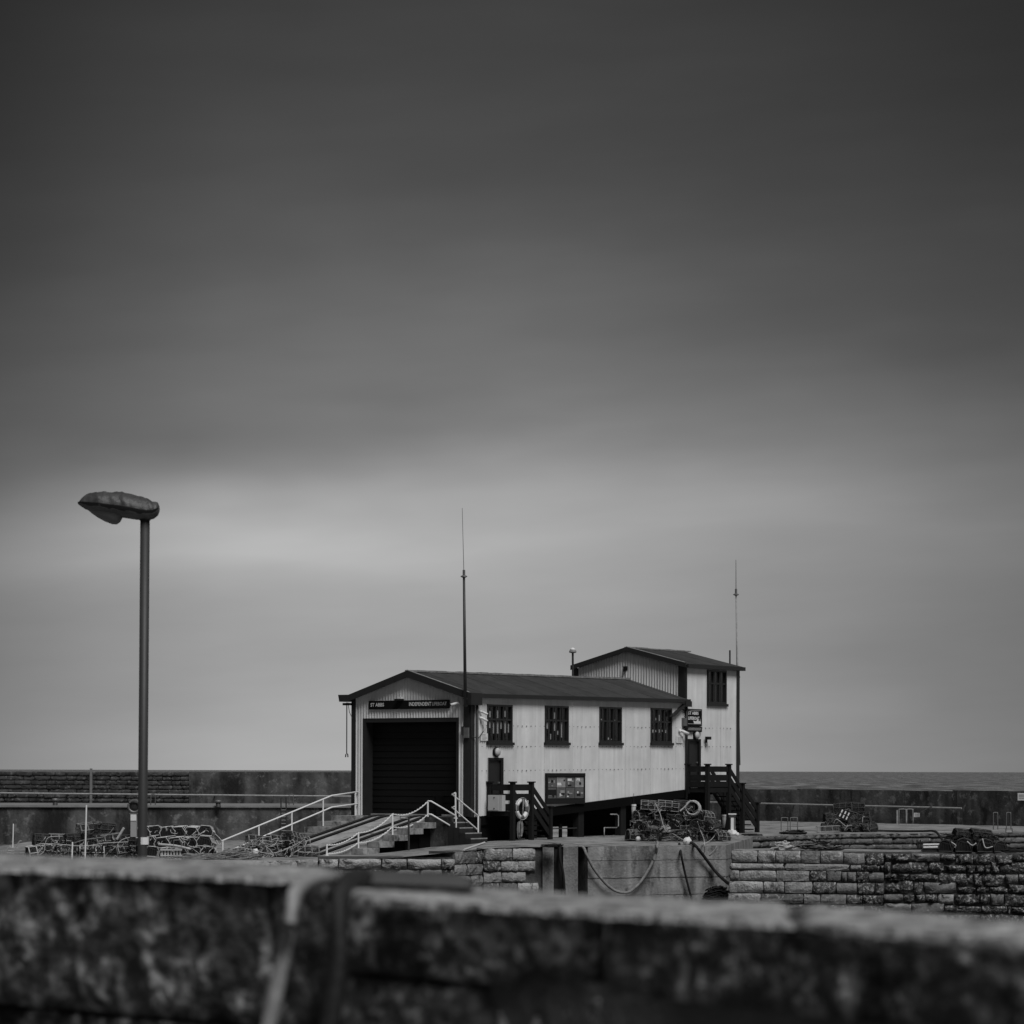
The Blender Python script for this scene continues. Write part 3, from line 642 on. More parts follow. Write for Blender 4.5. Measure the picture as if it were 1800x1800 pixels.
m = MB(); pts = [SF(ta + w * (.42 + .50 * x), .126, zm + .10 + .24 * y) for x, y in bx]; n = len(m.v); m.v += pts; m.f.append(tuple(range(n, n + len(pts))))
m.build('boat_emblem', 'sign_white', TS)
m = MB(); m.fbox(SF, ta + .07 * w, tb - .04 * w, .122, .126, z0 + .06, zm - .07); m.build('grey_strip', 'sign_grey', TS)
text('INDEPENDENT', SF, ta + .10 * w, .13, z0 + .075, zm - .07 - z0 - .09, 'letter_grey', TS, width=.80 * w)
def notice(name, label, t0, t1, z0, z1, seed):
    r = random.Random(seed); N = thing(name, label, 'sign', S((t0 + t1) / 2, .05, z0))
    m = MB(); m.fbox(SF, t0, t1, .03, .06, z0, z1); m.build('plate', 'white_plastic', N)
    m = MB(); k = 0
    for i in range(5):
        zz = z1 - (z1 - z0) * (.14 + .17 * i); a = t0 + (t1 - t0) * .15; b = t1 - (t1 - t0) * r.uniform(.12, .35)
        m.fbox(SF, a, b, .061, .064, zz - (z1 - z0) * .06, zz)
    m.build('print_lines', 'letter_grey', N)
notice('notice', 'small white notice left of the first window near the boathouse corner', St(843), St(855), zS(849, 1302), zS(849, 1289), 2)
notice('notice', 'small white notice right of the fourth window beside the downpipe', St(1187), St(1198), zS(1192, 1306), zS(1192, 1294), 3)
def camera_unit(label, base, dirv, sc_=1.0, group='security cameras on the boathouse'):
    N = thing('security_camera', label, 'camera', base, group)
    d = Vector(dirv).normalized(); m = MB(); m.lathe(base, [(.01, 0), (.075 * sc_, .0), (.075 * sc_, .05), (.05 * sc_, .10)], 10, nv_ if 'front' not in label else -dv_); m.build('mount', 'white_plastic', N, smooth=True)
    p = base + (nv_ if 'front' not in label else -dv_) * .12 * sc_; m = MB(); m.tube([base, p, p + d * .06], .025 * sc_, 6); m.build('arm', 'white_plastic', N)
    m = MB(); m.tube([p, p + d * .34 * sc_], .062 * sc_, 10); m.build('housing', 'white_plastic', N, smooth=True)
    m = MB(); m.tube([p + d * .34 * sc_, p + d * .36 * sc_], .055 * sc_, 10); m.build('lens', 'black_paint', N)
dn = Vector((.1, 0, -.3))
camera_unit('white bullet camera on the front gable beside the black fascia sign', FF(Fq(807), .03, zF(807, 1236)), -nv_ * .5 - dv_ * .8 + Vector((0, 0, -.25)), .85)
camera_unit('upper of two white cameras left of the first window', S(St(842), .03, zS(842, 1251)), nv_ * .8 + dv_ * .4 + Vector((0, 0, -.4)), .75)
camera_unit('lower of two white cameras left of the first window', S(St(842), .03, zS(842, 1262)), nv_ * .6 + dv_ * .6 + Vector((0, 0, -.45)), .75)
camera_unit('white camera right of the fourth window above the small notice', S(St(1193), .03, zS(1193, 1285)), nv_ * .4 + dv_ * .9 + Vector((0, 0, -.35)), 1.05)
def bulkhead(label, base):
    N = thing('bulkhead_lamp', label, 'lamp', base, 'round bulkhead lamps over the side doors')
    m = MB(); m.lathe(base, [(.01, 0), (.19, 0), (.19, .07), (.17, .09)], 20, nv_); m.build('housing', 'black_paint', N, smooth=True)
    m = MB(); m.lathe(base + nv_ * .09, [(.165, 0), (.15, .05), (.08, .09), (.005, .10)], 20, nv_); m.build('diffuser', 'pale_box', N, smooth=True)
bulkhead('round bulkhead lamp above the side door at the near end', S(St(870), .02, zS(870, 1322)))
bulkhead('round bulkhead lamp above the rear door under the square sign', S(St(1221), .02, zS(1221, 1292.5)))
b = FF(Fq(706), .02, zF(706, 1229.5)); N = thing('floodlight', 'small floodlight on top edge of the fascia sign', 'floodlight', b)
m = MB(); m.fbox(FF, Fq(701), Fq(711), .05, .3, b.z - .05, b.z + .02); m.build('housing', 'black_paint', N); m = MB(); m.fbox(FF, Fq(704), Fq(710), .05, .2, b.z + .02, b.z + .09); m.build('sensor', 'white_plastic', N)
b = S(.0, .1, zS(818, 1290)); N = thing('junction_box', 'grey junction box on the boathouse corner post below the mast', 'box', FF(-.12, .06, b.z))
m = MB(); m.fbox(FF, -.24, .0, .05, .14, zF(820, 1297), zF(820, 1279)); m.build('case', 'galvanised', N); m = MB(); m.fbox(FF, -.3, -.2, .05, .17, zF(820, 1292), zF(820, 1277)); m.build('socket', 'steel_dark', N)
m = MB(); m.tube([S(.0, .1, b.z - .1), S(.35, .14, b.z - .16), S(.55, .1, b.z - .05), S(.8, .05, b.z + .12)], .018, 5)
solo(m, 'cable', 'steel_dark', 'thin dark cable looping from the junction box to the notice', 'cable', S(.3, .1, b.z - .1))
b = S(St(1238), .05, zS(1238, 1297.5)); N = thing('floodlight', 'small dark floodlight right of the rear door lamp', 'floodlight', b)
m = MB(); m.box(b + nv_ * .14, (.26, .16, .13), (dv_, nv_, UP)); m.build('housing', 'black_paint', N); m = MB(); m.box(b + nv_ * .04 - UP * .1, (.06, .08, .2), (dv_, nv_, UP)); m.build('bracket', 'black_paint', N)
t0, t1 = St(1196.5), St(1204); N = thing('alarm_box', 'dark grey box on the wall left of the square lifeboat sign', 'box', S(t0, .05, 1.8))
m = MB(); m.fbox(SF, t0, t1 - .12, .04, .16, zS(1200, 1276), zS(1200, 1262)); m.build('case', 'galvanised', N); m = MB(); m.fbox(SF, t0 + .1, t1 - .04, .06, .2, zS(1200, 1281), zS(1200, 1276) - .003); m.build('sounder', 'black_paint', N)
m = MB(); m.fbox(SF, St(1195), St(1206), .04, .10, zS(1200, 1248), zS(1200, 1246.5)); m.tube([S(St(1199), .08, zS(1200, 1248)), S(St(1200), .08, zS(1200, 1253))], .03, 6)
solo(m, 'wall_bracket', 'trim', 'small dark bracket under the roof end left of the square sign', 'bracket', S(St(1200), .06, zS(1200, 1247)))
# hoist box and hanging line at left of the front
q0 = -W_ - .02; b = FF(q0, .1, 2.8); N = thing('hoist_box', 'dark projecting box with hanging cord at the left eaves corner', 'hoist', b)
m = MB(); z1 = zF(612, 1221.5); z0 = zF(612, 1235); ql = Fq(602)
m.hexa([FF(a, o, z) for z, e in ((z0 + .03, .06), (z1, 0)) for a, o in ((ql + e, -.15), (q0, -.15), (q0, .3), (ql + e, .3))]); m.build('case', 'trim', N)
m = MB(); m.tube([FF(Fq(612), .1, z0), FF(Fq(612), .1, zF(612, 1325))], .022, 5); m.tube([FF(Fq(610), .1, zF(610, 1331)), FF(Fq(610.5), .1, zF(610, 1326)), FF(Fq(612), .1, zF(612, 1324)), FF(Fq(613.8), .1, zF(613, 1326)), FF(Fq(614.2), .1, zF(614, 1331))], .025, 5); m.build('cord', 'steel_dark', N)
m = MB(); m.fbox(FF, q0 - .35, q0 + .02, .0, .2, z0 - .11, z0 - .02); m.build('bracket', 'black_paint', N)
m = MB(); m.tube([FF(Fq(614), .1, z0), FF(Fq(616), .08, zF(616, 1252)), FF(Fq(620), .05, zF(620, 1262))], .012, 4); m.build('cable', 'steel_dark', N)
# information board
N = thing('information_board', 'framed information board with eight posters low on the side wall', 'notice board', S(6.5, .1, -1.3))
t0, t1 = St(960.5, .1), St(1028, .1); zt_ = zS(994, 1359, .1); zb_ = zS(994, 1413, .1); zp0 = zS(994, 1403.5, .1); zp1 = zS(994, 1365.5, .1)
m = MB(); m.fbox(SF, t0, t1, .03, .07, zb_, zt_); m.build('backboard', 'black_paint', N)
m = MB(); m.fbox(SF, t0, t1, .07, .13, zp1 + .02, zt_); m.fbox(SF, t0, t1, .07, .12, zb_, zp0 - .02); m.fbox(SF, t0, t0 + .09, .07, .12, zp0 - .02, zp1 + .02); m.fbox(SF, t1 - .04, t1, .07, .12, zp0 - .02, zp1 + .02); m.build('frame', 'black_paint', N)
rp = random.Random(11); cw = (t1 - t0 - .13) / 4; ch = (zp1 - zp0) / 2
for i in range(4):
    for j in range(2):
        a = t0 + .09 + i * cw; b = zp0 + j * ch
        m = MB(); m.fbox(SF, a + .02, a + cw - .02, .071, .08, b + .01, b + ch - .01)
        o = m.build('poster', 'poster_mid' if (i + j) % 2 or j == 0 else 'poster_pale', N)
        for k in range(4):
            m = MB(); w = rp.uniform(.08, .3); h = rp.uniform(.03, .12); x = a + .05 + rp.uniform(0, cw - .1 - w); y = b + .04 + rp.uniform(0, ch - .08 - h)
            m.fbox(SF, x, x + w, .081 + k * .002, .084 + k * .002, y, y + h); m.build('picture_patch', ('sign_white', 'poster_pale', 'letter_grey', 'black_paint')[k] if not (i == 0 and k == 0) else 'letter_grey', o)
m = MB(); m.fbox(SF, t0 + .12, t0 + .09 + cw - .03, .09, .095, zp0 + .14, zp0 + .14 + ch * .5); m.build('dark_panel', 'black_paint', N)
# masts
def mast(label, pts, radii, mat, collar=None):
    N = thing('radio_mast', label, 'antenna', pts[0], 'radio masts on the boathouse')
    m = MB(); m.tube([pts[0], pts[1]], radii[0], 8, radii[1]); m.build('pole', mat, N, smooth=True)
    m = MB(); m.tube([pts[1], pts[2]], radii[2], 5, radii[3]); m.build('whip', 'galvanised', N)
    p = pts[1]; m = MB(); m.lathe(p - UP * .08, collar or [(.05, 0), (.13, .04), (.12, .07), (.05, .1), (.05, .3)], 8); m.build('collar', 'galvanised', N)
    return N
Dm = 108.4
N = mast('tall mast with thin whip rising at the near corner of the boathouse', [P(818, 1243, Dm), P(815.5, 1012, Dm), P(812.5, 893, Dm)], [.065, .045, .013, .009], 'post_paint')
for v in (1228, 1240): m = MB(); p = P(818, v, Dm); m.box(p + Vector((0, .15, 0)), (.16, .35, .05)); m.build('bracket', 'steel_dark', N)
Dt = D0 + 20.3 * s_ + .1
N = mast('slim mast with whip at the far right corner of the rear block', [P(1299.5, 1345, Dt), P(1293.8, 1044, Dt), P(1293.6, 984, Dt)], [.055, .03, .02, .012], 'pipe_grey')
m = MB(); m.tube([P(1297, 1345, Dt), P(1295, 1175, Dt), P(1293.8, 1046, Dt)], .02, 5); m.build('guy_tube', 'galvanised', N)
for v in (1190, 1250, 1320): m = MB(); p = P(1297, v, Dt); m.box(p + Vector((-.05, .0, 0)), (.3, .05, .05)); m.build('bracket', 'steel_dark', N)
m = MB(); p = P(1283, 1174, Dt + .6); m.tube([p, P(1283, 1143, Dt + .6)], .04, 6); solo(m, 'vent_pipe', 'steel_dark', 'short dark pipe standing above the right eaves of the rear block', 'pipe', p)
Dg = 122.5; p = P(1007, 1197, Dg); N = thing('dome_aerial', 'white mushroom dome aerial on a pole left of the rear gable', 'antenna', p)
m = MB(); m.tube([p, P(1006.8, 1148, Dg)], .045, 8); m.build('pole', 'steel_dark', N)
m = MB(); p = P(1006.8, 1147, Dg); m.lathe(p, [(.05, -.03), (.16, 0), (.16, .07), (.12, .1)], 14); m.build('base', 'pipe_grey', N, smooth=True)
m = MB(); m.lathe(p + UP * .1, [(.14, 0), (.11, .06), (.05, .10), (.005, .12)], 14); m.build('dome', 'white_plastic', N, smooth=True)
p = S(TL - .05, -3.0, zS(1091, 1168) + .05); m = MB(); m.box(p, (.12, .14, .18), (dv_, nv_, UP)); m.box(p - UP * .1 - dv_ * .08, (.1, .08, .08), (dv_, nv_, UP)); solo(m, 'wall_lamp', 'black_paint', 'tiny dark lamp high on the rear gable under its peak', 'lamp', p)
# ------------------------------------------------------------------ timber landings
def landing(label, cat, tA, tC, tposts, ztops, q1, floor, gz_, tops):
    N = thing('timber_landing', label, cat, S((tA + tC) / 2, .6, gz_), 'black timber landings and stairs')
    def post(t, q, zt, z0=None):
        m = MB(); m.fbox(SF, t - .08, t + .08, q - .08, q + .08, gz_ - .05 if z0 is None else z0, zt); o = m.build('post', 'dark_timber', N)
        m = MB(); m.fbox(SF, t - .12, t + .12, q - .12, q + .12, zt, zt + .05); m.build('post_cap', 'dark_timber', o)
    post(tA, .12, tops, floor - .3); post(tA, q1, tops); post(tC, q1, tops)
    h = (tops - .06 - floor)
    bz = [(tops - .06 - .24, tops - .06), (tops - .06 - .62, tops - .06 - .36), (floor - .02, floor + .22)]
    for i, (a, b) in enumerate(bz):
        m = MB(); m.fbox(SF, tA - .04, tA, .18, q1 - .08, a, b); m.build('rail_board', 'dark_timber', N)
        m = MB(); m.fbox(SF, tA + .08, tC - .08, q1 - .02, q1 + .02, a, b); m.build('rail_board', 'dark_timber', N)
    n = int((q1) / .14)
    for i in range(n):
        m = MB(); m.fbox(SF, tA, tC, .05 + i * .14, .05 + i * .14 + .125, floor - .05, floor - .0 - .002 * (i % 2)); m.build('deck_board', 'dark_timber', N)
    m = MB(); m.fbox(SF, tA, tC, q1 - .06, q1 + .0, floor - .25, floor - .055); m.fbox(SF, tA, tA + .06, .06, q1 - .07, floor - .25, floor - .055); m.build('joist', 'dark_timber', N)
    tE = tposts[-1]; 
    for t, zt in zip(tposts, ztops): post(t, q1, zt); post(t, .15, zt)
    # sloping rails on both sides of the flight
    zE = ztops[-1]
    for q in (q1, .15):
        for (o0, o1) in ((.08, .32), (.46, .72), (.86, 1.12)):
            ta = tC + .08; pts = []
            prev = (tC, tops); 
            for k, (t, zt) in enumerate(zip(tposts, ztops)):
                a0 = prev[0] + .08; a1 = t - .08 if t == tE else t - .08
                m = MB(); m.hexa([S(a, q + dq, z) for dz in (0, 1) for a, dq, z in ((a0, -.02, prev[1] - (o1 if not dz else o0)), (a1, -.02, zt - (o1 if not dz else o0)), (a1, .02, zt - (o1 if not dz else o0)), (a0, .02, prev[1] - (o1 if not dz else o0)))])
                m.build('stair_rail_board', 'dark_timber', N); prev = (t, zt)
    n = max(4, int(round((floor - gz_) / .2)))
    for i in range(1, n):
        f = i / n; t = tC + .1 + (tE - tC) * f * .95; zz = floor + (gz_ - floor) * f
        m = MB(); m.fbox(SF, t - .16, t + .13, .22, q1 - .1, zz - .05, zz); m.build('tread', 'dark_timber', N)
    return N
q1 = 1.2
landing('black timber landing and short stair outside the near side door', 'landing', St(856.5), St(934, q1), [St(967, q1)], [zS(967, 1419, q1)], q1, -1.5, -2.72, zS(900, 1376, q1))
q2 = 1.1; tA2 = St(1209, .12)
landing('black timber landing and longer stair outside the rear door', 'landing', tA2, St(1281, q2), [St(1305, q2), St(1331, q2)], [zS(1305, 1378, q2), zS(1331, 1412, q2)], q2, -.66, -2.72, zS(1245, 1344.5, q2))
# locker
tl = St(856.5) - .06; N = thing('locker', 'pale square locker fixed to the side of the near landing', 'locker', S(tl, .4, -1.5))
m = MB(); m.fbox(SF, tl - .22, tl, Fq(857.5, tl - .22), Fq(882.5, tl - .22), zF(870, 1425.5, tl), zF(870, 1397.5, tl)); m.build('case', 'pale_box', N)
m = MB(); m.fbox(SF, tl - .235, tl - .222, Fq(857.5, tl - .22) + .03, Fq(876, tl - .22), zF(870, 1424, tl), zF(870, 1399, tl)); d = m.build('door', 'pale_box', N)
m = MB()
for v in (1402, 1421): m.fbox(SF, tl - .25, tl - .236, Fq(874, tl) + .0, Fq(875, tl) + .02, zF(870, v, tl) - .02, zF(870, v, tl) + .02)
m.build('latch', 'steel_dark', d)
# lifebuoy
c = S(St(917, q1 + .12), q1 + .12, zS(917, 1421.5, q1 + .12)); N = thing('lifebuoy', 'white ring lifebuoy with dark bands hanging on the near landing rail', 'lifebuoy', c)
def arc(a0, a1, n, r=.33): return [c + dv_ * (r * math.sin(a0 + (a1 - a0) * i / n)) + UP * (r * math.cos(a0 + (a1 - a0) * i / n)) for i in range(n + 1)]
for k in range(4):
    a = math.radians(20 + 90 * k)
    m = MB(); m.tube(arc(a, a + math.radians(56), 8), .082, 10); m.build('ring_segment', 'white_plastic', N, smooth=True)
    m = MB(); m.tube(arc(a + math.radians(56), a + math.radians(90), 5), .084, 10); m.build('dark_band', 'net_grey', N, smooth=True)
m = MB(); m.tube([p + nv_ * .05 for p in arc(0, 2 * math.pi, 24, .42)], .013, 5); m.tube([c + UP * .36 + nv_ * .08, c + dv_ * -.05 + nv_ * .1, c - UP * .3 + nv_ * .05], .015, 5); m.build('grab_line', 'rope_pale', N)
r = random.Random(5); m = MB(); cc = S(St(914, q1 + .1), q1 + .1, zS(914, 1457, q1))
m.tube([c - UP * .33, cc + UP * .25], .014, 4)
for k in range(8): a = r.uniform(-.04, .04); m.tube([cc + dv_ * (.1 * math.sin(x / 12 * 2 * math.pi) * (1 + a * 4) + a) + nv_ * a + UP * (.33 * math.cos(x / 12 * 2 * math.pi) + a) for x in range(12)], .016, 4, closed=True)
solo(m, 'rope_coil', 'rope_grey', 'thin rope coil hanging below the lifebuoy', 'rope', cc)
# ------------------------------------------------------------------ slipway, steps and railings in front of the roller door
def zr(o):                        # slipway surface, o metres out from the front
    return FLOOR - .01 - 1.37 * sstep(.2, 1.2, o) * .06 - 1.30 * max(0, min(1, (o - .9) / 6.4))
SL = thing('slipway', None, None, FF(-3, 3, -2.5), kind='structure')
m = MB(); N_ = 24
def rampslab(m, a0, a1, dz=0, w=0, o0=-.3, o1=7.6, bot=-3.6):
    for i in range(N_):
        p = o0 + (o1 - o0) * i / N_; q = o0 + (o1 - o0) * (i + 1) / N_
        m.hexa([FF(a, o, z) for lvl in (0, 1) for a, o, z in ((a0, p, zr(p) + dz if lvl else bot), (a1, p, zr(p) + dz if lvl else bot), (a1, q, zr(q) + dz if lvl else bot), (a0, q, zr(q) + dz if lvl else bot))])
rampslab(m, -4.55, -1.30); m.build('ramp_slab', 'ramp_concrete', SL)
for a in (-4.35, -3.75, -2.35, -1.75):
    m = MB(); rampslab(m, a - .035, a + .035, .05, bot=-3.5); m.build('rail', 'steel_dark', SL)
    m = MB(); rampslab(m, a + .06, a + .20, .012, bot=-3.5); m.build('rail_bed', 'void', SL)
m = MB(); m.hexa([FF(a, o, z) for z in (-3.2, FLOOR - .005) for a, o in ((-1.30, .0), (-.25, .0), (-.25, 1.15), (-1.30, 1.15))]); m.build('landing_slab', 'parapet_concrete', SL)
m = MB(); m.hexa([FF(a, o, z) for z in (-3.2, FLOOR - .005) for a, o in ((-5.75, .0), (-4.55, .0), (-4.55, 1.3), (-5.75, 1.3))])
m.build('landing_slab', 'step_concrete', SL)
def stepsob(name, label, a0, a1, st):
    N = thing(name, label, 'steps', FF(a0, st[0][0], -2.9))
    for i, (o0, o1, z) in enumerate(st):
        m = MB(); m.fbox(FF, a0, a1, o0, o1 + .04, z - .22, z); m.build('step', 'step_concrete', N)
        m = MB(); m.fbox(FF, a0 + .12, a1 - .28, o0 - .1, o1 - .02, -3.3, z - .222); m.build('riser_base', 'void', N)
    return N
stepsob('concrete_steps', 'concrete steps down the right side of the slipway under the chain rail', -1.30, -.75, [(1.15, 1.95, -1.98), (1.95, 2.85, -2.19), (2.85, 3.75, -2.42), (3.75, 4.65, -2.65), (4.65, 5.6, -2.88)])
stepsob('concrete_steps', 'concrete steps up the left side of the slipway beside the long handrail', -5.75, -4.6, [(1.3, 2.1, -1.98), (2.1, 2.9, -2.19), (2.9, 3.7, -2.42), (3.7, 4.5, -2.65), (4.5, 5.4, -2.88)])
N = thing('concrete_steps', 'dark steps with bright edges going down right between the white stair rails', 'steps', FF(-.4, .6, -2.7))
for i in range(4):
    a = -.25 + i * .27; z = FLOOR - .2 * (i + 1) + .0
    m = MB(); m.fbox(FF, a, a + .30, .05, 1.1, -3.0, z); o = m.build('step', 'trim', N)
    m = MB(); m.fbox(FF, a + .27, a + .305, .05, 1.1, z - .03, z + .012); m.build('nosing', 'pipe_grey', o)
def at_a(u, v, a):                # point on the vertical plane a = const seen at a pixel
    k = px(u, v)[0]; o = (X0 + a * s_ - k * (D0 - a * c_)) / (c_ - k * s_); y = D0 - a * c_ - o * s_
    return FF(a, o, -px(u, v)[1] * y)
# long left handrail
N = thing('handrail', 'long white two-bar handrail rising to the left side of the roller door', 'handrail', at_a(512, 1470, -5.42))
A = -5.42; r_ = .030
m = MB(); m.tube([at_a(*p, A) for p in ((389, 1478.5), (583, 1398.5), (631, 1391.5))] , r_, 8)
m.build('top_rail', 'white_paint', N, smooth=True)
m = MB(); m.tube([at_a(*p, A) for p in ((393, 1500), (583, 1419), (628, 1413), (631, 1410), (631, 1391.5))], r_, 8); m.build('mid_rail', 'white_paint', N, smooth=True)
for (u, v0, v1) in ((391.5, 1478, 1504), (455, 1451.5, 1484), (513, 1427, 1473), (568, 1405, 1452), (624.5, 1392.5, 1436)):
    m = MB(); m.tube([at_a(u, v0, A), at_a(u, v1, A)], r_, 8); m.build('post', 'white_paint', N)
# chain rail
A = -1.22; N = thing('chain_rail', 'white posts with two hanging chains along the right side of the slipway', 'chain rail', at_a(690, 1478, A))
cp = [((752, 1408), (752, 1455)), ((690, 1430), (690, 1477)), ((630, 1463), (630, 1500)), ((574.5, 1484.5), (574.5, 1505))]
for t, b in cp:
    m = MB(); m.tube([at_a(*t, A), at_a(*b, A)], .033, 8); pb = at_a(*b, A); m.lathe(pb, [(.09, 0), (.09, .03), (.03, .04)], 10); m.build('post', 'white_paint', N)
def chain(p0, p1, sag, n=26):
    m = MB()
    for i in range(n):
        f0 = (i + .05) / n; f1 = (i + .95) / n
        q = [p0.lerp(p1, f) - UP * (sag * 4 * f * (1 - f)) for f in (f0, f1)]
        m.tube([q[0], (q[0] + q[1]) / 2 + (UP * .012 if i % 2 else dv_ * .012), q[1]], .026 if i % 2 else .018, 5)
    return m
def mid(t, b, f): a = at_a(*t, A); c = at_a(*b, A); return a.lerp(c, f)
for k in range(3):
    chain(at_a(*cp[k][0], A) - UP * .02, at_a(*cp[k + 1][0], A) - UP * .02, .22 - .04 * k).build('chain', 'white_paint', N)
    chain(mid(*cp[k], .5), mid(*cp[k + 1], .5 if k < 2 else .8), .20 - .04 * k).build('chain', 'white_paint', N)
# stair rails on the right
def rail_set(label, tops, mids, posts, D):
    N = thing('stair_rail', label, 'handrail', P(*posts[-1][1], D))
    m = MB(); m.tube([P(*p, D + .0) for p in tops], .03, 8); m.build('top_rail', 'white_paint', N, smooth=True)
    m = MB(); m.tube([P(*p, D + .0) for p in mids], .03, 8); m.build('mid_rail', 'white_paint', N, smooth=True)
    for t, b in posts: m = MB(); m.tube([P(*t, D), P(*b, D)], .033, 8); m.lathe(P(*b, D), [(.09, 0), (.09, .03), (.03, .04)], 10); m.build('post', 'white_paint', N)
rail_set('lower white stair rail joining the chain posts to the quay', [(752, 1408), (758, 1408.5), (801, 1434)], [(753, 1431), (758, 1431.5), (801, 1457)], [((801.5, 1434), (801.5, 1484))], 107.9)
rail_set('right white stair rail with open looped end near the boathouse corner', [(801, 1393.5), (793.5, 1395.5), (840, 1433.5)], [(801, 1417), (793.5, 1418.5), (840, 1459)], [((800.7, 1393.5), (800.7, 1439)), ((840.5, 1433.5), (840.5, 1482.5))], 108.3)
# standpipe, net heap, plank
p = P(718.5, 1495, 103); N = thing('standpipe', 'thin dark standpipe with a cross bar in front of the steps', 'standpipe', p)
m = MB(); m.tube([p, P(718.5, 1437, 103)], .035, 8); m.build('pipe', 'steel_dark', N); m = MB(); m.tube([P(703, 1434.5, 103), P(718, 1434.5, 103)], .025, 6); m.tube([P(703, 1438.5, 103), P(719, 1438.5, 103)], .025, 6); m.tube([P(703.5, 1434.5, 103), P(703.5, 1438.5, 103)], .02, 6); m.build('cross_bar', 'galvanised', N)
def pier_pt(u, back):
    D = 99 - 2.5 * (u - 1285) / 595 + back; p = P(u, 1400, D); p.z = PA.z - .01; return p
def gp(u, v, dz=0): g = G(u, v); g.z += dz; return g
def tangle(name, mat, label, u, v, rx, ry, h, n, r=.012, seed=1, cat='rope', pts=26, D=None, group=None, z=None, flat=1.0):
    rr = random.Random(seed); c = G(u, v) if D is None else P(u, v, D); m = MB()
    if z == 'pier': c = pier_pt(u, ry + .15)
    for k in range(n):
        a0 = rr.uniform(0, 6.28); e = rr.uniform(.25, 1); cx = rr.uniform(-.35, .35) * rx; cy = rr.uniform(-.35, .35) * ry; zz = rr.uniform(0, h) * (1.1 - e * .7); ph = rr.uniform(0, 6)
        span = rr.uniform(3, 7)
        L = []
        for i in range(pts):
            t = a0 + span * i / pts
            L.append(c + Vector((cx + rx * e * .8 * math.cos(t) * (1 + .15 * math.sin(3 * t + ph)), cy + ry * e * .8 * math.sin(t), max(r, zz + .06 * h * math.sin(4 * t + ph) + .02))))
        m.tube(L, r * rr.uniform(.7, 1.2), 4, cap=False)
    m.lathe(c, [(.75, .01), (.6, h * .35), (.3, h * .5), (.01, h * .55)], 10)
    for i in range(len(m.v) - 40, len(m.v)): m.v[i] = Vector((c.x + (m.v[i].x - c.x) * rx, c.y + (m.v[i].y - c.y) * ry, m.v[i].z))
    return solo(m, name, mat, label, cat, c, group)
def mound(name, mat, label, cat, u, v, rx, ry, h, seed, D=None, kind=None):
    c = G(u, v) if D is None else P(u, v, D); m = MB(); n = 18; k = 7
    for j in range(k + 1):
        f = j / k
        for i in range(n):
            a = 2 * math.pi * i / n; q = Vector((math.cos(a) * 2, math.sin(a) * 2, f * 3 + seed)); w = 1 + .35 * noise.noise(q * 1.3)
            r = math.cos(f * math.pi / 2) ** .6 if j < k else .02
            m.v.append(c + Vector((rx * r * w * math.cos(a), ry * r * w * math.sin(a), -.03 + h * math.sin(f * math.pi / 2) * (1 + .3 * noise.noise(q * 2)))))
    for j in range(k):
        for i in range(n): i2 = (i + 1) % n; m.f.append((j * n + i, j * n + i2, (j + 1) * n + i2, (j + 1) * n + i))
    return solo(m, name, mat, label, cat, c)
mound('net_heap', 'rubble', 'low heap of grey netting on the quay before the dark steps', 'net', 768, 1487, .52, .4, .30, 1)
mound('net_heap', 'net_grey', 'flat dark heap of netting beside the standpipe', 'net', 722, 1492, .7, .5, .12, 2)
m = MB(); a = gp(816, 1495, .03); b = gp(852, 1482.5, .03); m.tube([a, b], .04, 4); solo(m, 'plank', 'plank_pale', 'pale thin plank lying on the quay right of the stair rails', 'plank', a)
# things under the boathouse
t0, t1 = St(970, -.2), St(1000, -.2); c = S(t0, -.3, -2.68); N = thing('leaning_board', 'pale flecked panel standing under the boathouse floor', 'panel', c)
m = MB(); m.fbox(SF, t0, t1, -.33, -.28, -2.66, zS(985, 1453, -.3)); m.build('sheet', 'pale_box', N); m = MB(); m.fbox(SF, t0 + .6, t0 + .75, -.275, -.2, -2.68, zS(985, 1448, -.3)); m.build('post', 'void', N)
m = MB(); c = S(St(970, -.15), -.15, zS(985, 1456.5, -.1)); m.tube([c, S(St(1014, -.15), -.15, c.z)], .025, 6); m.build('bar', 'steel_dark', N)
c = P(1062, 1472, 116); N = thing('tube_gate', 'rounded pale tube frame standing in the dark under the boathouse', 'gate', c); dd = D0 + 1.2
tg = [S(St(u, .05), .05, zS(u, v, .05)) for u, v in ((1062, 1473), (1062.5, 1455), (1084, 1455), (1087, 1452), (1087, 1434), (1084, 1431.5), (1073, 1431.5))]
m = MB(); m.tube(tg, .028, 6); m.build('frame', 'pipe_grey', N, smooth=True)
for (u0, u1, v0, v1, lab, q) in ((1110, 1118, 1418, 1442, 'pale tapered fender hanging beside the big creel pile', .1), (1270, 1276, 1436, 1455, 'pale tapered fender beside the white pedestal', .6)):
    pt = S(St((u0 + u1) / 2, q), q, zS((u0 + u1) / 2, v0, q)); pb = S(St((u0 + u1) / 2 - 1, q), q, zS((u0 + u1) / 2, v1, q)); N = thing('fender', lab, 'fender', pt)
    m = MB(); m.tube([pt, pb], .10, 10, .06); m.build('body', 'letter_grey', N, smooth=True); m = MB(); m.tube([pt + UP * .02, pt + UP * .1], .11, 10); m.build('cap', 'white_plastic', N)
    m = MB(); m.tube([pt + UP * .1, pt + UP * .55], .01, 4); m.build('line', 'rope_dark', N)
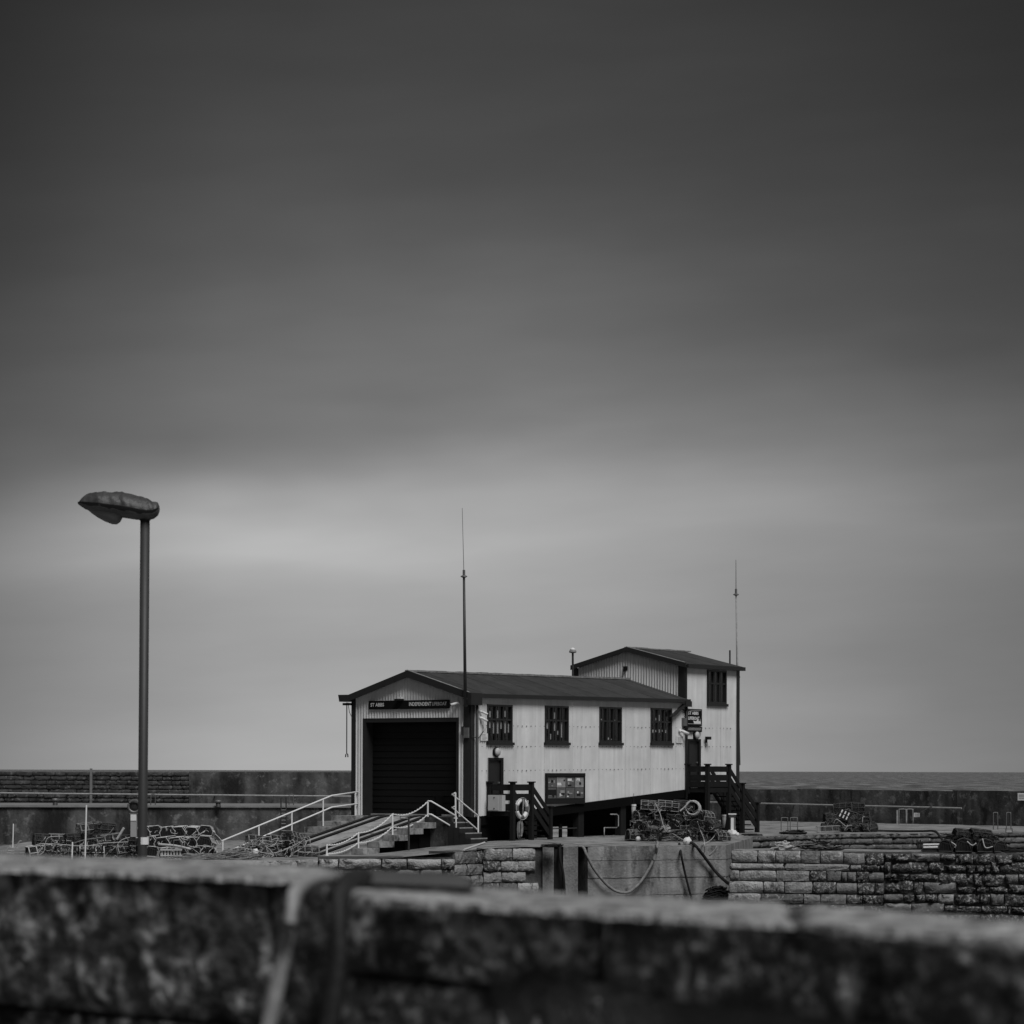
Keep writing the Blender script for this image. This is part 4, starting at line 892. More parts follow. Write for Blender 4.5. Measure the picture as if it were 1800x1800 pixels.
# ------------------------------------------------------------------ lobster creels
def creel_proto(name, label, style, frame, net, seed, open_=False):
    rr = random.Random(seed); N = thing(name, label, 'lobster creel')
    if style == 'hex': prof = [(-.27, 0), (-.30, .17), (-.17, .37), (.17, .37), (.30, .17), (.27, 0)]
    elif style == 'tall': prof = [(-.24, 0), (-.26, .2), (-.18, .36), (0, .42), (.18, .36), (.26, .2), (.24, 0)]
    else: prof = [(-.25, 0), (-.26, .16), (-.19, .30), (-.07, .37), (.07, .37), (.19, .30), (.26, .16), (.25, 0)]
    L = .40; xs_ = [-L, -L / 3, L / 3, L]; m = MB()
    for x in xs_: m.tube([Vector((x, y + rr.uniform(-.01, .01), z + .02)) for y, z in prof], .020, 4, closed=True)
    for y, z in prof[::1]: m.tube([Vector((-L, y, z + .02)), Vector((0, y + rr.uniform(-.012, .012), z + .02 + rr.uniform(-.01, .01))), Vector((L, y, z + .02))], .015, 4)
    m.build('frame', frame, N)
    m = MB()
    for i in range(5): y = -.22 + i * .11; m.box((0, y, .015), (2 * L, .05, .02))
    m.build('base_slats', 'dark_timber', N)
    # netting: diamond lattice over the hoops, closed at both ends
    m = MB(); cum = [0]
    for a, b in zip(prof, prof[1:]): cum.append(cum[-1] + math.dist(a, b))
    T = cum[-1]
    def pos(x, s):
        s = max(0, min(T - 1e-6, s)); i = max(k for k in range(len(cum) - 1) if cum[k] <= s); f = (s - cum[i]) / (cum[i + 1] - cum[i]); a, b = prof[i], prof[i + 1]
        bl = 1 - .05 * (1 - abs(((x + L) / (2 * L / 3)) % 1 - .5) * 2); return Vector((x, (a[0] + (b[0] - a[0]) * f) * bl, (a[1] + (b[1] - a[1]) * f) * bl + .02))
    if frame not in ('rope_grey_',) and name and not seed % 7 == 6:
        sk = MB(); nx_ = 6; ns = 12
        for i in range(nx_ + 1):
            for k in range(ns + 1):
                p = pos(-L * .985 + 2 * L * .985 * i / nx_, T * k / ns); c0_ = Vector((p.x, 0, .17)); nz_ = noise.noise(Vector((i * .9 + seed, k * .8, seed * 3)))
                sk.v.append(c0_ + (p - c0_) * (.95 - .07 * abs(nz_) - (.04 if i % 2 else 0)))
        for i in range(nx_):
            for k in range(ns): a = i * (ns + 1) + k; sk.f.append((a, a + 1, a + ns + 2, a + ns + 1))
        for i in (0, nx_): sk.f.append(tuple(i * (ns + 1) + k for k in range(ns + 1)))
        if open_ is False: sk.build('dense_net', 'net_black', N)
    pitch = .075
    for sg in (1, -1):
        k = -int(T / pitch) - 1
        while k * pitch < 2 * L + T:
            pts = []
            for i in range(9):
                s = T * i / 8; x = -L + k * pitch + (s if sg > 0 else T - s)
                if -L <= x <= L: pts.append(pos(x, s))
            if len(pts) > 1: m.tube(pts, .0095, 3, cap=False)
            k += 1
    for x in (-L, L, 0):
        for i in range(6): a = pos(x, T * (i + .3) / 6); b = pos(x, T * ((i * 1.9 + 2.2) % 6) / 6); m.tube([a, (a + b) / 2 + Vector((.04 if x > 0 else -.04, 0, 0)), b], .006, 3, cap=False)
        for i in range(5): y = -.2 + .1 * i; m.tube([Vector((x, y, .02)), Vector((x * 1.04, y * .9, .2)), Vector((x, y * .6, .36))], .006, 3, cap=False)
    e = m.build('netting', 'frame_dark', N)
    m = MB(); m.lathe(Vector((.02, -.2, .2)), [(.11, 0), (.07, .1)], 8, Vector((0, 1, 0))); m.build('entrance_funnel', net, N)
    return N
PROTO = {}
used = set()
def creel(kind, label, loc, rot, group, sc_=1.0):
    spec = {'dark': ('round', 'frame_dark', 'net_black'), 'darkpale': ('round', 'rope_grey', 'net_black'), 'pale': ('hex', 'frame_pale', 'net_black'), 'palegrey': ('hex', 'rope_grey', 'net_grey'), 'tall': ('tall', 'frame_dark', 'net_black'), 'wire': ('hex', 'rope_grey', 'net_black')}[kind]
    if kind not in PROTO: PROTO[kind] = creel_proto('lobster_creel', label, *spec, seed=len(PROTO), open_=kind in ('wire', 'palegrey')); o = PROTO[kind]
    else: o = copy_tree(PROTO[kind])
    o.location = loc; o.rotation_euler = rot; o.scale = (sc_,) * 3; o['label'] = label; o['category'] = 'lobster creel'; o['group'] = group
    return o
ORD = ['first', 'second', 'third', 'fourth', 'fifth', 'sixth', 'seventh', 'eighth', 'ninth', 'tenth', 'eleventh', 'twelfth', 'thirteenth', 'fourteenth']
def row(kind, where, group, us, base, D, rotz=0, jit=.12, sc_=1.0, look='dark netted'):
    for i, u in enumerate(us):
        p = P(u, 1400, D + R.uniform(-.15, .15)); p.z = base + R.uniform(-.01, .02)
        k = kind if isinstance(kind, str) else kind[i % len(kind)]
        creel(k, '%s creel, %s from left %s' % (look, ORD[i], where), p, (R.uniform(-.12, .12), R.uniform(-.12, .12), rotz + R.uniform(-jit, jit)), group, sc_)
g1 = 'creels piled in front of the breakwater at left'
zL = -3.1
row(['pale', 'dark', 'palegrey'], 'in bottom row of the left pile', g1, [70, 100, 130, 160, 190, 222], zL, 100.5, .4, .6, 1.05)
row('dark', 'in the rear bottom row of the left pile', g1, [84, 120, 156, 196, 230], zL + .1, 101.6, .3, .5, 1.1, 'half hidden')
row(['dark', 'palegrey', 'dark'], 'in second row of the left pile', g1, [80, 108, 136, 164, 192, 220], zL + .39, 100.8, .3, .5, 1.05)
row(['palegrey', 'dark'], 'at the sloping top of the left pile', g1, [158, 182], zL + .80, 101.2, .6, .8, 1.0)
row('pale', 'in bottom row right of the lamp post', g1, [272, 296, 320, 345, 368], zL, 99.6, 1.5, .12, .95, 'end-on')
row('pale', 'in middle row right of the lamp post', g1, [268, 291, 314, 338, 362], zL + .37, 99.8, 1.5, .12, .95, 'end-on')
row('pale', 'in top row right of the lamp post', g1, [256, 276, 297, 318, 340, 362], zL + .73, 100.0, 1.5, .10, .92, 'end-on')
row('dark', 'in the rear row behind the lamp post', g1, [232, 262, 292, 322, 350], zL + .35, 100.9, 1.5, .10, .95, 'half hidden')
g2 = 'wire creels at the foot of the slipway'
row(['wire', 'tall', 'wire', 'tall'], 'in bottom row at the slipway foot', g2, [440, 468, 498, 520, 540], zL, 101.5, .4, .5, .95, 'wire framed')
row(['wire', 'palegrey'], 'in top row at the slipway foot', g2, [452, 488, 512], zL + .36, 101.7, .2, .5, .95, 'wire framed')
creel('wire', 'pale hexagonal wire creel tipped on top at the slipway foot', P(514, 1482, 101.3), (.0, .2, 1.1), g2, .95)
# the big pile below the rear landing
g3 = 'big pile of dark creels on the quay by the landing'
zp = -2.69; Dp = 109.0
row(['darkpale', 'dark', 'darkpale', 'tall', 'darkpale', 'tall', 'darkpale'], 'in lowest row of the big pile', g3, [1121, 1150, 1182, 1203, 1224, 1246, 1264], zp, Dp - .2, .5, .5, 1.05)
row(['darkpale', 'dark', 'darkpale', 'darkpale', 'tall', 'dark'], 'in second row of the big pile', g3, [1134, 1163, 1190, 1210, 1230, 1250], zp + .38, Dp, .7, .6, 1.05)
row(['darkpale', 'darkpale', 'tall'], 'in third row of the big pile', g3, [1134, 1161, 1190, 1212, 1236], zp + .77, Dp + .1, .55, .5, 1.05)
row(['darkpale', 'darkpale', 'dark'], 'in top row of the big pile', g3, [1144, 1174, 1202], zp + 1.16, Dp + .1, .1, .2, .98)
row('dark', 'in rear row of the big pile', g3, [1150, 1178, 1206, 1232], zp + .4, Dp + .9, .2, .4, 1.0, 'half hidden')
c = P(1219, 1413, Dp - .1); m = MB()
ax_ = Vector((-.25, -1, .1)).normalized(); m.lathe(c - Vector((.0, 0, .18)) - ax_ * .05, [(.22, 0), (.22, .03)], 20, ax_)
o = solo(m, 'rope_drum', 'net_black', 'round coil of pale line standing on top of the big creel pile', 'rope coil', c)
m = MB(); rr = random.Random(2)
x_ = ax_.cross(UP).normalized(); y_ = ax_.cross(x_)
for k in range(26):
    R0 = .26 + rr.uniform(-.035, .04); m.tube([c - UP * .18 + ax_ * (k * .010) + UP * rr.uniform(-.015, .015) + x_ * (R0 * math.cos(t / 20 * 6.283)) + y_ * (R0 * math.sin(t / 20 * 6.283)) for t in range(20)], .014, 4, closed=True)
m.build('line_wraps', 'rope_pale', o, off=c)
def rope(pts, r, mat, label, name='rope', cat='rope', n=6, subdiv=8, sag=None):
    pts = [Vector(p) for p in pts]; L = []
    for i in range(len(pts) - 1):                     # Catmull-Rom
        p0 = pts[max(i - 1, 0)]; p1 = pts[i]; p2 = pts[i + 1]; p3 = pts[min(i + 2, len(pts) - 1)]
        for k in range(subdiv):
            t = k / subdiv; L.append(.5 * ((2 * p1) + (p2 - p0) * t + (2 * p0 - 5 * p1 + 4 * p2 - p3) * t * t + (3 * p1 - p0 - 3 * p2 + p3) * t ** 3))
    L.append(pts[-1]); m = MB(); m.tube(L, r, n)
    return solo(m, name, mat, label, cat, pts[0], smooth=True)
def buoy(label, u, v, D, r, mat='buoy'):
    c = P(u, v, D); N = thing('buoy', label, 'buoy', c); m = MB(); m.sphere(c, r, 20); m.build('ball', mat, N, smooth=True)
    m = MB(); m.lathe(c, [(.3 * r, r * .9), (.22 * r, r * 1.1), (.1 * r, 1.15 * r)], 8, Vector((.4, 0, .9))); m.build('eye', mat, N)
buoy('large round white buoy hanging at the quay edge below the big creel pile', 1208, 1479.5, 103.0, .165)
buoy('small white buoy at the left foot of the big creel pile', 1121.5, 1474.5, 108.0, .10)
buoy('small white buoy in the rope tangle, left of the pair', 1163, 1458, 108.0, .075); buoy('small white buoy in the rope tangle, right of the pair', 1171, 1457, 108.0, .075)
buoy('small white buoy on the quay left below the pedestal', 1281, 1467.5, 111.0, .085); buoy('small white buoy on the quay right below the pedestal', 1296, 1467, 111.0, .08)
buoy('white buoy on the wire creels at the slipway foot', 449, 1497.5, 100.4, .115)
m = MB(); c = P(1151, 1455.5, 108.1); m.lathe(c - Vector((.2, 0, 0)), [(.02, -.02), (.09, .02), (.105, .1), (.105, .3), (.09, .38), (.02, .42)], 12, Vector((1, 0, 0))); solo(m, 'float', 'buoy_dull', 'dull sausage shaped float on the front of the big creel pile', 'float', c, smooth=True)
rr = random.Random(8)
tangle('rope_tangle', 'rope_grey', 'heap of grey line in front of the big creel pile', 1165, 1479, .75, .4, .5, 46, .014, 3)
tangle('rope_tangle', 'rope_pale', 'bright knot of line hanging in the middle of the big creel pile', 1170, 1463, .22, .15, .30, 26, .012, 4, D=107.9)
for i, (pts, lab, r, mt) in enumerate([
    (((1152, 1412), (1160, 1430), (1165, 1448), (1168, 1457)), 'pale line hanging down the front of the big creel pile', .018, 'rope_pale'),
    (((1214, 1407), (1204, 1418), (1195, 1426)), 'pale stick of line leaning at the top of the big creel pile', .03, 'rope_pale'),
    (((1172, 1458), (1190, 1470), (1208, 1480)), 'pale line running from the knot to the large buoy', .018, 'rope_pale'),
    (((1226, 1444), (1232, 1462), (1238, 1478), (1238, 1500)), 'pale line falling over the quay edge below the big pile', .014, 'rope_pale'),
    (((1262, 1458), (1252, 1474), (1236, 1484), (1226, 1482)), 'pale line looping at the right foot of the big pile', .013, 'rope_pale'),
    (((1262, 1484), (1256, 1494), (1247, 1503)), 'short pale line over the quay edge', .013, 'rope_pale'),
    (((1223, 1484), (1226, 1510), (1232, 1522), (1237, 1518), (1236, 1500), (1230, 1486)), 'narrow loop of line hanging down the quay wall below the big pile', .014, 'rope_grey')]):
    rope([P(u, v, (107.7 if v < 1476 else 102.3)) for u, v in pts], r, mt, lab, name='line', n=5)
def drape(label, u0, u1, v0, v1, D, n, mat, r, seed, top):
    rr = random.Random(seed); m = MB()
    for k in range(n):
        u = rr.uniform(u0, u1); f = rr.random(); v = top(u) + (v1 - top(u)) * f; pts = []
        du = rr.uniform(-1, 1); 
        for i in range(rr.randint(3, 7)):
            pts.append(P(u, v, D + rr.uniform(-.1, .25))); u = min(u1, max(u0, u + du * rr.uniform(2, 14))); v = min(v1, max(top(u) - 1, v + rr.uniform(-6, 8)))
            if rr.random() < .3: du = -du
        L = []
        for i in range(len(pts) - 1):
            p0, p1, p2, p3 = pts[max(i - 1, 0)], pts[i], pts[i + 1], pts[min(i + 2, len(pts) - 1)]
            for q in range(4):
                t = q / 4; L.append(.5 * ((2 * p1) + (p2 - p0) * t + (2 * p0 - 5 * p1 + 4 * p2 - p3) * t * t + (3 * p1 - p0 - 3 * p2 + p3) * t ** 3))
        m.tube(L + [pts[-1]], r * rr.uniform(.7, 1.2), 4, cap=False)
    return solo(m, 'loose_lines', mat, label, 'rope', P((u0 + u1) / 2, v1, D), kind=None)
drape('pale tangled lines over the left creel pile, left of the lamp post', 66, 238, 1455, 1510, 99.6, 46, 'rope_pale', .013, 71, lambda u: 1470 - (25 * max(0, 1 - abs(u - 178) / 22)))
drape('dark tangled lines over the left creel pile, left of the lamp post', 66, 238, 1455, 1510, 99.5, 60, 'rope_dark', .018, 72, lambda u: 1470 - (22 * max(0, 1 - abs(u - 178) / 24)))
drape('pale tangled lines over the creels right of the lamp post', 262, 390, 1455, 1512, 98.9, 40, 'rope_pale', .012, 73, lambda u: 1455 + max(0, u - 370) * 1.2)
drape('pale tangled lines over the wire creels at the slipway foot', 425, 545, 1468, 1507, 100.6, 44, 'rope_pale', .012, 74, lambda u: 1472)
drape('thin pale lines over the big creel pile', 1108, 1272, 1410, 1478, 107.9, 46, 'rope_grey', .011, 75, lambda u: 1412 + max(0, u - 1225) * .9 + max(0, 1130 - u) * 1.5)
drape('dark lines hanging over the big creel pile', 1108, 1272, 1410, 1478, 107.8, 60, 'rope_dark', .02, 76, lambda u: 1412 + max(0, u - 1225) * .9 + max(0, 1130 - u) * 1.5)
drape('dark netting strands over the creels on the right of the pier', 1662, 1768, 1460, 1494, 97.6, 60, 'rope_dark', .018, 77, lambda u: 1462 + abs(u - 1712) * .18)
drape('grey strands over the dark creels beyond the inner basin', 1448, 1530, 1420, 1462, 125.3, 40, 'net_grey', .016, 78, lambda u: 1422 + abs(u - 1490) * .35)
# hoses and hawsers on the quay wall
def dq(u): return 100.45 + (u - 1040) * 2.0 / 235 - .12
rope([P(1002, 1489, 101), P(1024, 1489.5, 100.5), P(1031, 1502, dq(1031)), P(1041, 1522, dq(1041)), P(1052, 1538, dq(1052)), P(1068, 1556, dq(1068)), P(1085, 1567, dq(1085)), P(1105, 1568, dq(1105)), P(1126, 1550, dq(1126)), P(1142, 1525, dq(1142)), P(1152, 1503, dq(1152)), P(1156, 1484, dq(1156)), P(1155, 1480, 103.4)], .055, 'rope_grey', 'thick grey hose hanging in a deep loop down the quay wall', 'hose', 'hose')
rope([P(1194, 1483, 103.2), P(1197, 1500, dq(1197)), P(1203, 1530, dq(1203)), P(1212, 1566, dq(1212)), P(1222, 1600, dq(1222))], .045, 'rope_dark', 'dark hawser running straight down the concrete quay wall', 'hawser')
rope([P(1212, 1480, 103.4), P(1222, 1486, dq(1222)), P(1238, 1506, dq(1238)), P(1256, 1530, dq(1256)), P(1274, 1548, dq(1274) - .5), P(1290, 1560, 101)], .055, 'rope_dark', 'dark hawser slanting from the large buoy behind the pier end', 'hawser')
rope([P(984, 1490, 100), P(984.5, 1510, 99.85), P(990, 1535, 99.8), P(993, 1575, 99.8)], .05, 'rubber', 'black hose hanging beside the timber fender recess', 'hose', 'hose')
rope([P(850, 1495.5, 99.6), P(890, 1492.5, 100.2), P(930, 1489.5, 101), P(975, 1488, 101.4), P(1003, 1488.5, 101.2)], .03, 'rope_dark', 'thin dark rope lying along the quay edge', 'rope')
tangle('weed_clump', 'weed', 'dark clump of old rope and weed in the corner beside the pier end', 1260, 1582, .5, .35, .55, 70, .03, 61, cat='weed', D=101.6)
tangle('rope_tangle', 'rope_dark', 'small dark rope heap on the quay edge above the fender recess', 972, 1489.5, .45, .3, .14, 16, .02, 9)
# white pedestal
p = G(1287, 1466); N = thing('water_pedestal', 'white pedestal with flared foot and flat cap beside the rear stair', 'pedestal', p); k = p.y / F
m = MB(); m.lathe(p, [(10.5 * k, 0), (10.2 * k, .03), (6.2 * k, 7 * k), (5.2 * k, 7.2 * k)], 4, UP); 
m.build('foot', 'white_plastic', N); m = MB(); h = 27 * k
m.box(p + UP * (7 * k + h / 2), (5 * k, 5.4 * k, h)); m.build('column', 'white_plastic', N); m = MB(); m.box(p + Vector((4.1 * k, .0, 7 * k + h / 2)), (3 * k, 5 * k, h - .02)); m.build('side_panel', 'galvanised', N)
m = MB(); m.box(p + UP * (7 * k + h + .025), (14 * k, 7 * k, .05)); m.build('cap', 'white_plastic', N); m = MB(); m.box(p + UP * (7 * k + h - .07), (12 * k, 6 * k, .1)); m.build('cap_band', 'steel_dark', N)
# mid background: stack of dark creels with escape panels, crates, ropes, hoops
g4 = 'dark creels stacked beyond the inner basin'
zz = -2.68; Dq = 126
row('dark', 'in lower row beyond the basin', g4, [1462, 1484, 1506, 1524], zz, Dq, .3, .6, 1.05)
row('dark', 'in middle row beyond the basin', g4, [1466, 1492, 1514], zz + .42, Dq + .1, .2, .6, 1.05); row('tall', 'at the top of the stack beyond the basin', g4, [1483, 1504], zz + .84, Dq + .2, .2, .6, 1.0)
mound('tarpaulin', 'net_black', 'black sheeting bunched among the dark creels beyond the basin', 'tarpaulin', 1492, 1460, .9, .5, .95, 12, D=126.6)
c = P(1484, 1432, 125.2); N = thing('vented_panel', 'tilted black panel with six white slots on the dark creels', 'panel', c); th2 = math.radians(-25); ux = Vector((math.cos(th2), 0, math.sin(th2))); uz = Vector((-ux.z, 0, ux.x))
m = MB(); m.box(c, (.55, .05, .42), (ux, Vector((0, 1, 0)), uz)); m.build('plate', 'black_paint', N)
for i in range(3):
    for j in range(2): m = MB(); m.box(c + ux * (-.16 + .16 * i) + uz * (-.09 + .19 * j) - Vector((0, .03, 0)), (.055, .02, .14), (ux, Vector((0, 1, 0)), uz)); m.build('white_slot', 'white_plastic', N)
for i, (pts, lab) in enumerate([(((1465, 1448), (1471, 1440), (1486, 1452), (1490, 1450)), 'thin pale frame leaning on the dark creels beyond the basin'), (((1484, 1460), (1490, 1452), (1498, 1451)), 'short pale hoop low on the dark creels beyond the basin'), (((1516, 1447), (1516.5, 1436), (1520, 1436)), 'small pale hook shape right of the slotted panel')]):
    rope([P(u, v, 124.9) for u, v in pts], .02, 'pipe_grey', lab, 'metal_frame', 'frame', n=5, subdiv=3)
def crate(label, u0, u1, v0, v1, D, skew=0):
    N = thing('wire_crate', label, 'crate', P((u0 + u1) / 2, v1, D)); m = MB(); dp_ = Vector((0, .6, 0))
    A = [P(u0, v1, D), P(u1, v1 - skew, D), P(u1, v0 - skew, D), P(u0, v0, D)]
    for off in (Vector((0, 0, 0)), dp_): m.tube([p + off for p in A], .02, 4, closed=True)
    for p in A: m.tube([p, p + dp_], .018, 4)
    m.build('frame', 'rope_grey', N); m = MB()
    for i in range(1, 12): f = i / 12; m.tube([A[0].lerp(A[1], f), A[3].lerp(A[2], f)], .006 if i % 4 else .018, 3)
    for i in range(1, 4): f = i / 4; m.tube([A[0].lerp(A[3], f), A[1].lerp(A[2], f)], .006, 3)
    m.build('mesh', 'rope_grey', N)
crate('low wire crate on the basin wall left of the dark creels', 1437, 1477, 1453.5, 1463, 120.5, 1.5)
tangle('rope_coil', 'rope_pale', 'bright coiled rope on the pier top at its left', 1376, 1493, .42, .45, .36, 34, .022, 21, z='pier')
tangle('rope_heap', 'rope_dark', 'long heap of dark rope on the pier top beside the bright coil', 1441, 1493, .85, .5, .36, 60, .02, 22, z='pier')
tangle('rope_heap', 'rope_grey', 'grey strands over the long dark rope heap on the pier', 1436, 1492, .80, .4, .42, 22, .012, 23, z='pier')
tangle('net_bundle', 'rope_dark', 'dark knotted bundle on the quay above the bright coil', 1396, 1467, .55, .3, .20, 24, .025, 24, D=119)
tangle('net_bundle', 'rope_dark', 'flat dark rope patch right of the white buoys', 1322, 1469, .45, .5, .08, 18, .02, 25, D=116)
def hoop(label, u0, u1, v0, v1, D, mat='pipe_grey'):
    rope([P(u0, v1, D), P(u0 + .3, v0 + 3, D), P(u0 + 1, v0 + .4, D), P(u1 - 1, v0 + .4, D), P(u1 - .3, v0 + 3, D), P(u1, v1, D)], .019, mat, label, 'ladder_hoop', 'handrail', n=6, subdiv=3)
hoop('thin dark hoop rail behind the knotted bundle, left one', 1373, 1385, 1437, 1460, 122, 'galvanised'); hoop('thin dark hoop rail behind the knotted bundle, right one', 1389, 1402, 1437, 1459, 122, 'galvanised')
hoop('pale hoop rail left of the small white sign on the sea wall', 1580, 1593, 1422, 1449, 136); hoop('pale hoop rail touching the small white sign on the sea wall', 1594, 1605, 1422, 1448, 136.6)
m = MB(); m.tube([P(1577, 1448, 137), P(1577, 1424, 137)], .04, 6); solo(m, 'pale_post', 'pipe_grey', 'pale upright post left of the hoop rails', 'post', P(1577, 1448, 137))
for u0, u1 in ((1746, 1754), (1769, 1777)): hoop('grey ladder hoop at the basin edge, %s' % ('left one' if u0 < 1750 else 'right one'), u0, u1, 1428, 1458, 125.5, 'galvanised')
N = thing('wall_ladder', 'grey ladder down the basin wall at far right', 'ladder', P(1773, 1458, 124.6)); 
for u in (1768, 1779): m = MB(); m.tube([P(u, 1456, 124.7), P(u + 2, 1500, 124.7)], .025, 5); m.build('stile', 'galvanised', N)
for v in (1462, 1471.5, 1481, 1490): m = MB(); m.tube([P(1768.5, v, 124.7), P(1779.5, v, 124.7)], .022, 5); m.build('rung', 'pipe_grey', N)
def plate(label, u0, u1, v0, v1, D, extra=None):
    N = thing('wall_sign', label, 'sign', P((u0 + u1) / 2, v1, D)); m = MB(); a = P(u0, v1, D); b = P(u1, v0, D)
    m.hexa([Vector((x, y, z)) for z in (a.z, b.z) for x, y in ((a.x, D), (b.x, D), (b.x, D + .06), (a.x, D + .06))]); m.build('plate', 'pale_box', N)
    m = MB()
    for k in (.3, .55, .75): zc = a.z + (b.z - a.z) * k; m.hexa([Vector((x, y, z)) for z in (zc - .02, zc + .03) for x, y in ((a.x + .05, D - .012), (b.x - .06, D - .012), (b.x - .06, D - .004), (a.x + .05, D - .004))])
    m.build('print_lines', 'letter_grey', N); return N
plate('small white sign hanging below the pipe rail on the sea wall', 1606.5, 1617, 1428.8, 1436.2, dR(1612) - .5)
rope([P(1617, 1429, dR(1617) - .5), P(1630, 1421, dR(1630) - .5), P(1639, 1417, dR(1640) - .5)], .02, 'galvanised', 'thin slanting line from the small sign to the pipe rail', 'line', 'line', n=4, subdiv=3)
plate('white sign high on the sea wall at the right edge of the picture', 1789, 1806, 1394, 1407, dR(1800) - .1)
# far right creels on the pier
g5 = 'rounded dark creels on the pier top at right'
for i, (u, v, s2) in enumerate(((1667, 1496.5, .95), (1695, 1497, 1.1), (1728, 1497, 1.05), (1752, 1494, .9))):
    creel('tall', 'dark bulging creel, %s from left at front of the pier top' % ORD[i], pier_pt(u, .5), (0, 0, 1.2 + i * .2), g5, s2)
for i, (u, v, s2) in enumerate(((1682, 1489, 1.1), (1712, 1488, 1.15), (1742, 1490, 1.05))): creel('dark', 'dark bulging creel, %s from left at back of the pier top' % ORD[i], pier_pt(u, 1.2) + UP * .1, (0, .1, .9 + i * .3), g5, s2)
for i, (u, v) in enumerate(((1694, 1462), (1722, 1463))): creel('dark', 'dark creel lying on top of the pier pile, %s one' % ('left', 'right')[i], pier_pt(u, .9) + UP * .42, (.2, .1, .3), g5, .9)
mound('net_bag', 'net_black', 'large black net bag covering the pier creels', 'net', 1716, 1497, .95, .45, .62, 14, D=98.1)
for i, (a, b, c_2) in enumerate((((1672, 1480), (1680, 1486), (1678, 1490)), ((1700, 1479), (1709, 1486), (1716, 1482)), ((1727, 1474), (1732, 1490), (1745, 1488)))):
    rope([P(*a, 97.15), P(*b, 97.15), P(*c_2, 97.15)], .02, 'frame_pale', 'pale bent rod on the pier creels, %s from left' % ORD[i], 'frame_rod', 'rod', n=5, subdiv=4)
N = thing('low_trolley', 'low dark frame with white bars left of the pier creels', 'trolley', P(1640, 1497, 97.9))
m = MB(); a = P(1622, 1492, 96.8); m.box(P(1640, 1494, 98.0), (.75, .5, .09)); m.build('bed', 'steel_dark', N)
for v in (1484.5, 1489.5): m = MB(); m.tube([P(1623, v, 97.7), P(1658, v - .5, 97.7)], .028, 6); m.build('bar', 'white_paint', N)
m = MB(); [m.tube([P(1613 + i * 2.4, 1493, 97.8), P(1612 + i * 3, 1476 + i % 2 * 3, 97.8)], .022, 5) for i in range(4)]; m.build('uprights', 'rope_dark', N)
rope([P(1530, 1460, 120), P(1580, 1461, 119), P(1620, 1461, 110), P(1642, 1461, 101), P(1652, 1470, 99), P(1660, 1482, 98)], .045, 'rope_dark', 'dark hose arching from the basin edge to the pier creels', 'hose', 'hose')
tangle('rope_strands', 'rope_dark', 'dark strands of rope spilling right of the pier creels', 1780, 1497, .6, .4, .18, 34, .016, 31, z='pier')
# left background details
def bollard(label, u, v0, v1, D): 
    N = thing('bollard', label, 'bollard', P(u, v1, D)); k = D / F; h = (v1 - v0) * k
    m = MB(); m.lathe(P(u, v1, D), [(5.5 * k, 0), (4.4 * k, .1 * h), (4.2 * k, .6 * h)], 12); m.build('shaft', 'steel_dark', N, smooth=True)
    m = MB(); m.lathe(P(u, v1, D), [(4.2 * k, .6 * h), (6 * k, .68 * h), (6 * k, .9 * h), (3 * k, h)], 12); m.build('head', 'galvanised', N, smooth=True)
bollard('dark iron bollard on the breakwater ledge left of the handrail', 383.5, 1406, 1419, 125)
bollard('dark iron bollard on the breakwater ledge near the left edge', 97, 1403, 1417, 125)
N = thing('wall_ladder', 'dark iron ladder on the breakwater behind the handrail', 'ladder', P(498, 1470, 123.7))
for u in (494, 503): m = MB(); m.tube([P(u, 1402, 123.7), P(u, 1478, 123.7)], .03, 5); m.build('stile', 'steel_dark', N)
for v in range(1424, 1478, 6): m = MB(); m.tube([P(494, v, 123.7), P(503, v, 123.7)], .025, 5); m.build('rung', 'galvanised', N)
for i, u in enumerate((265, 508)): hoop('thin grey hoop rail on the breakwater ledge, %s' % ('beside the lamp post' if i == 0 else 'above the iron ladder'), u, u + 8, 1396, 1415, 126, 'galvanised')
rr = random.Random(4)
for i, (u, v0, v1, lab) in enumerate(((150.5, 1415, 1512, 'tall thin white pole standing in front of the left creel pile'), (127.5, 1480, 1512, 'short white pole in front of the left creel pile'), (23.5, 1448, 1490, 'thin white pole at the far left beside a small frame'))):
    m = MB(); m.tube([P(u + (1.5 if i == 0 else 0), v0, 98), P(u - 1, v1, 98)], .028 if i < 2 else .02, 6); solo(m, 'white_pole', 'white_paint', lab, 'pole', P(u, v1, 98))
N = thing('metal_frame', 'small bright tangled frame at the far left of the quay', 'frame', P(20, 1500, 98)); m = MB()
for a, b in (((10, 1500), (16, 1487)), ((16, 1487), (19, 1490)), ((13, 1491), (32, 1491.5)), ((14, 1496), (25, 1496)), ((21, 1500), (24, 1490)), ((27, 1491), (34, 1479)), ((34, 1479), (38, 1478)), ((11, 1499), (24, 1501))): m.tube([P(*a, 98), P(*b, 98)], .022, 5)
m.build('bars', 'letter_grey', N)
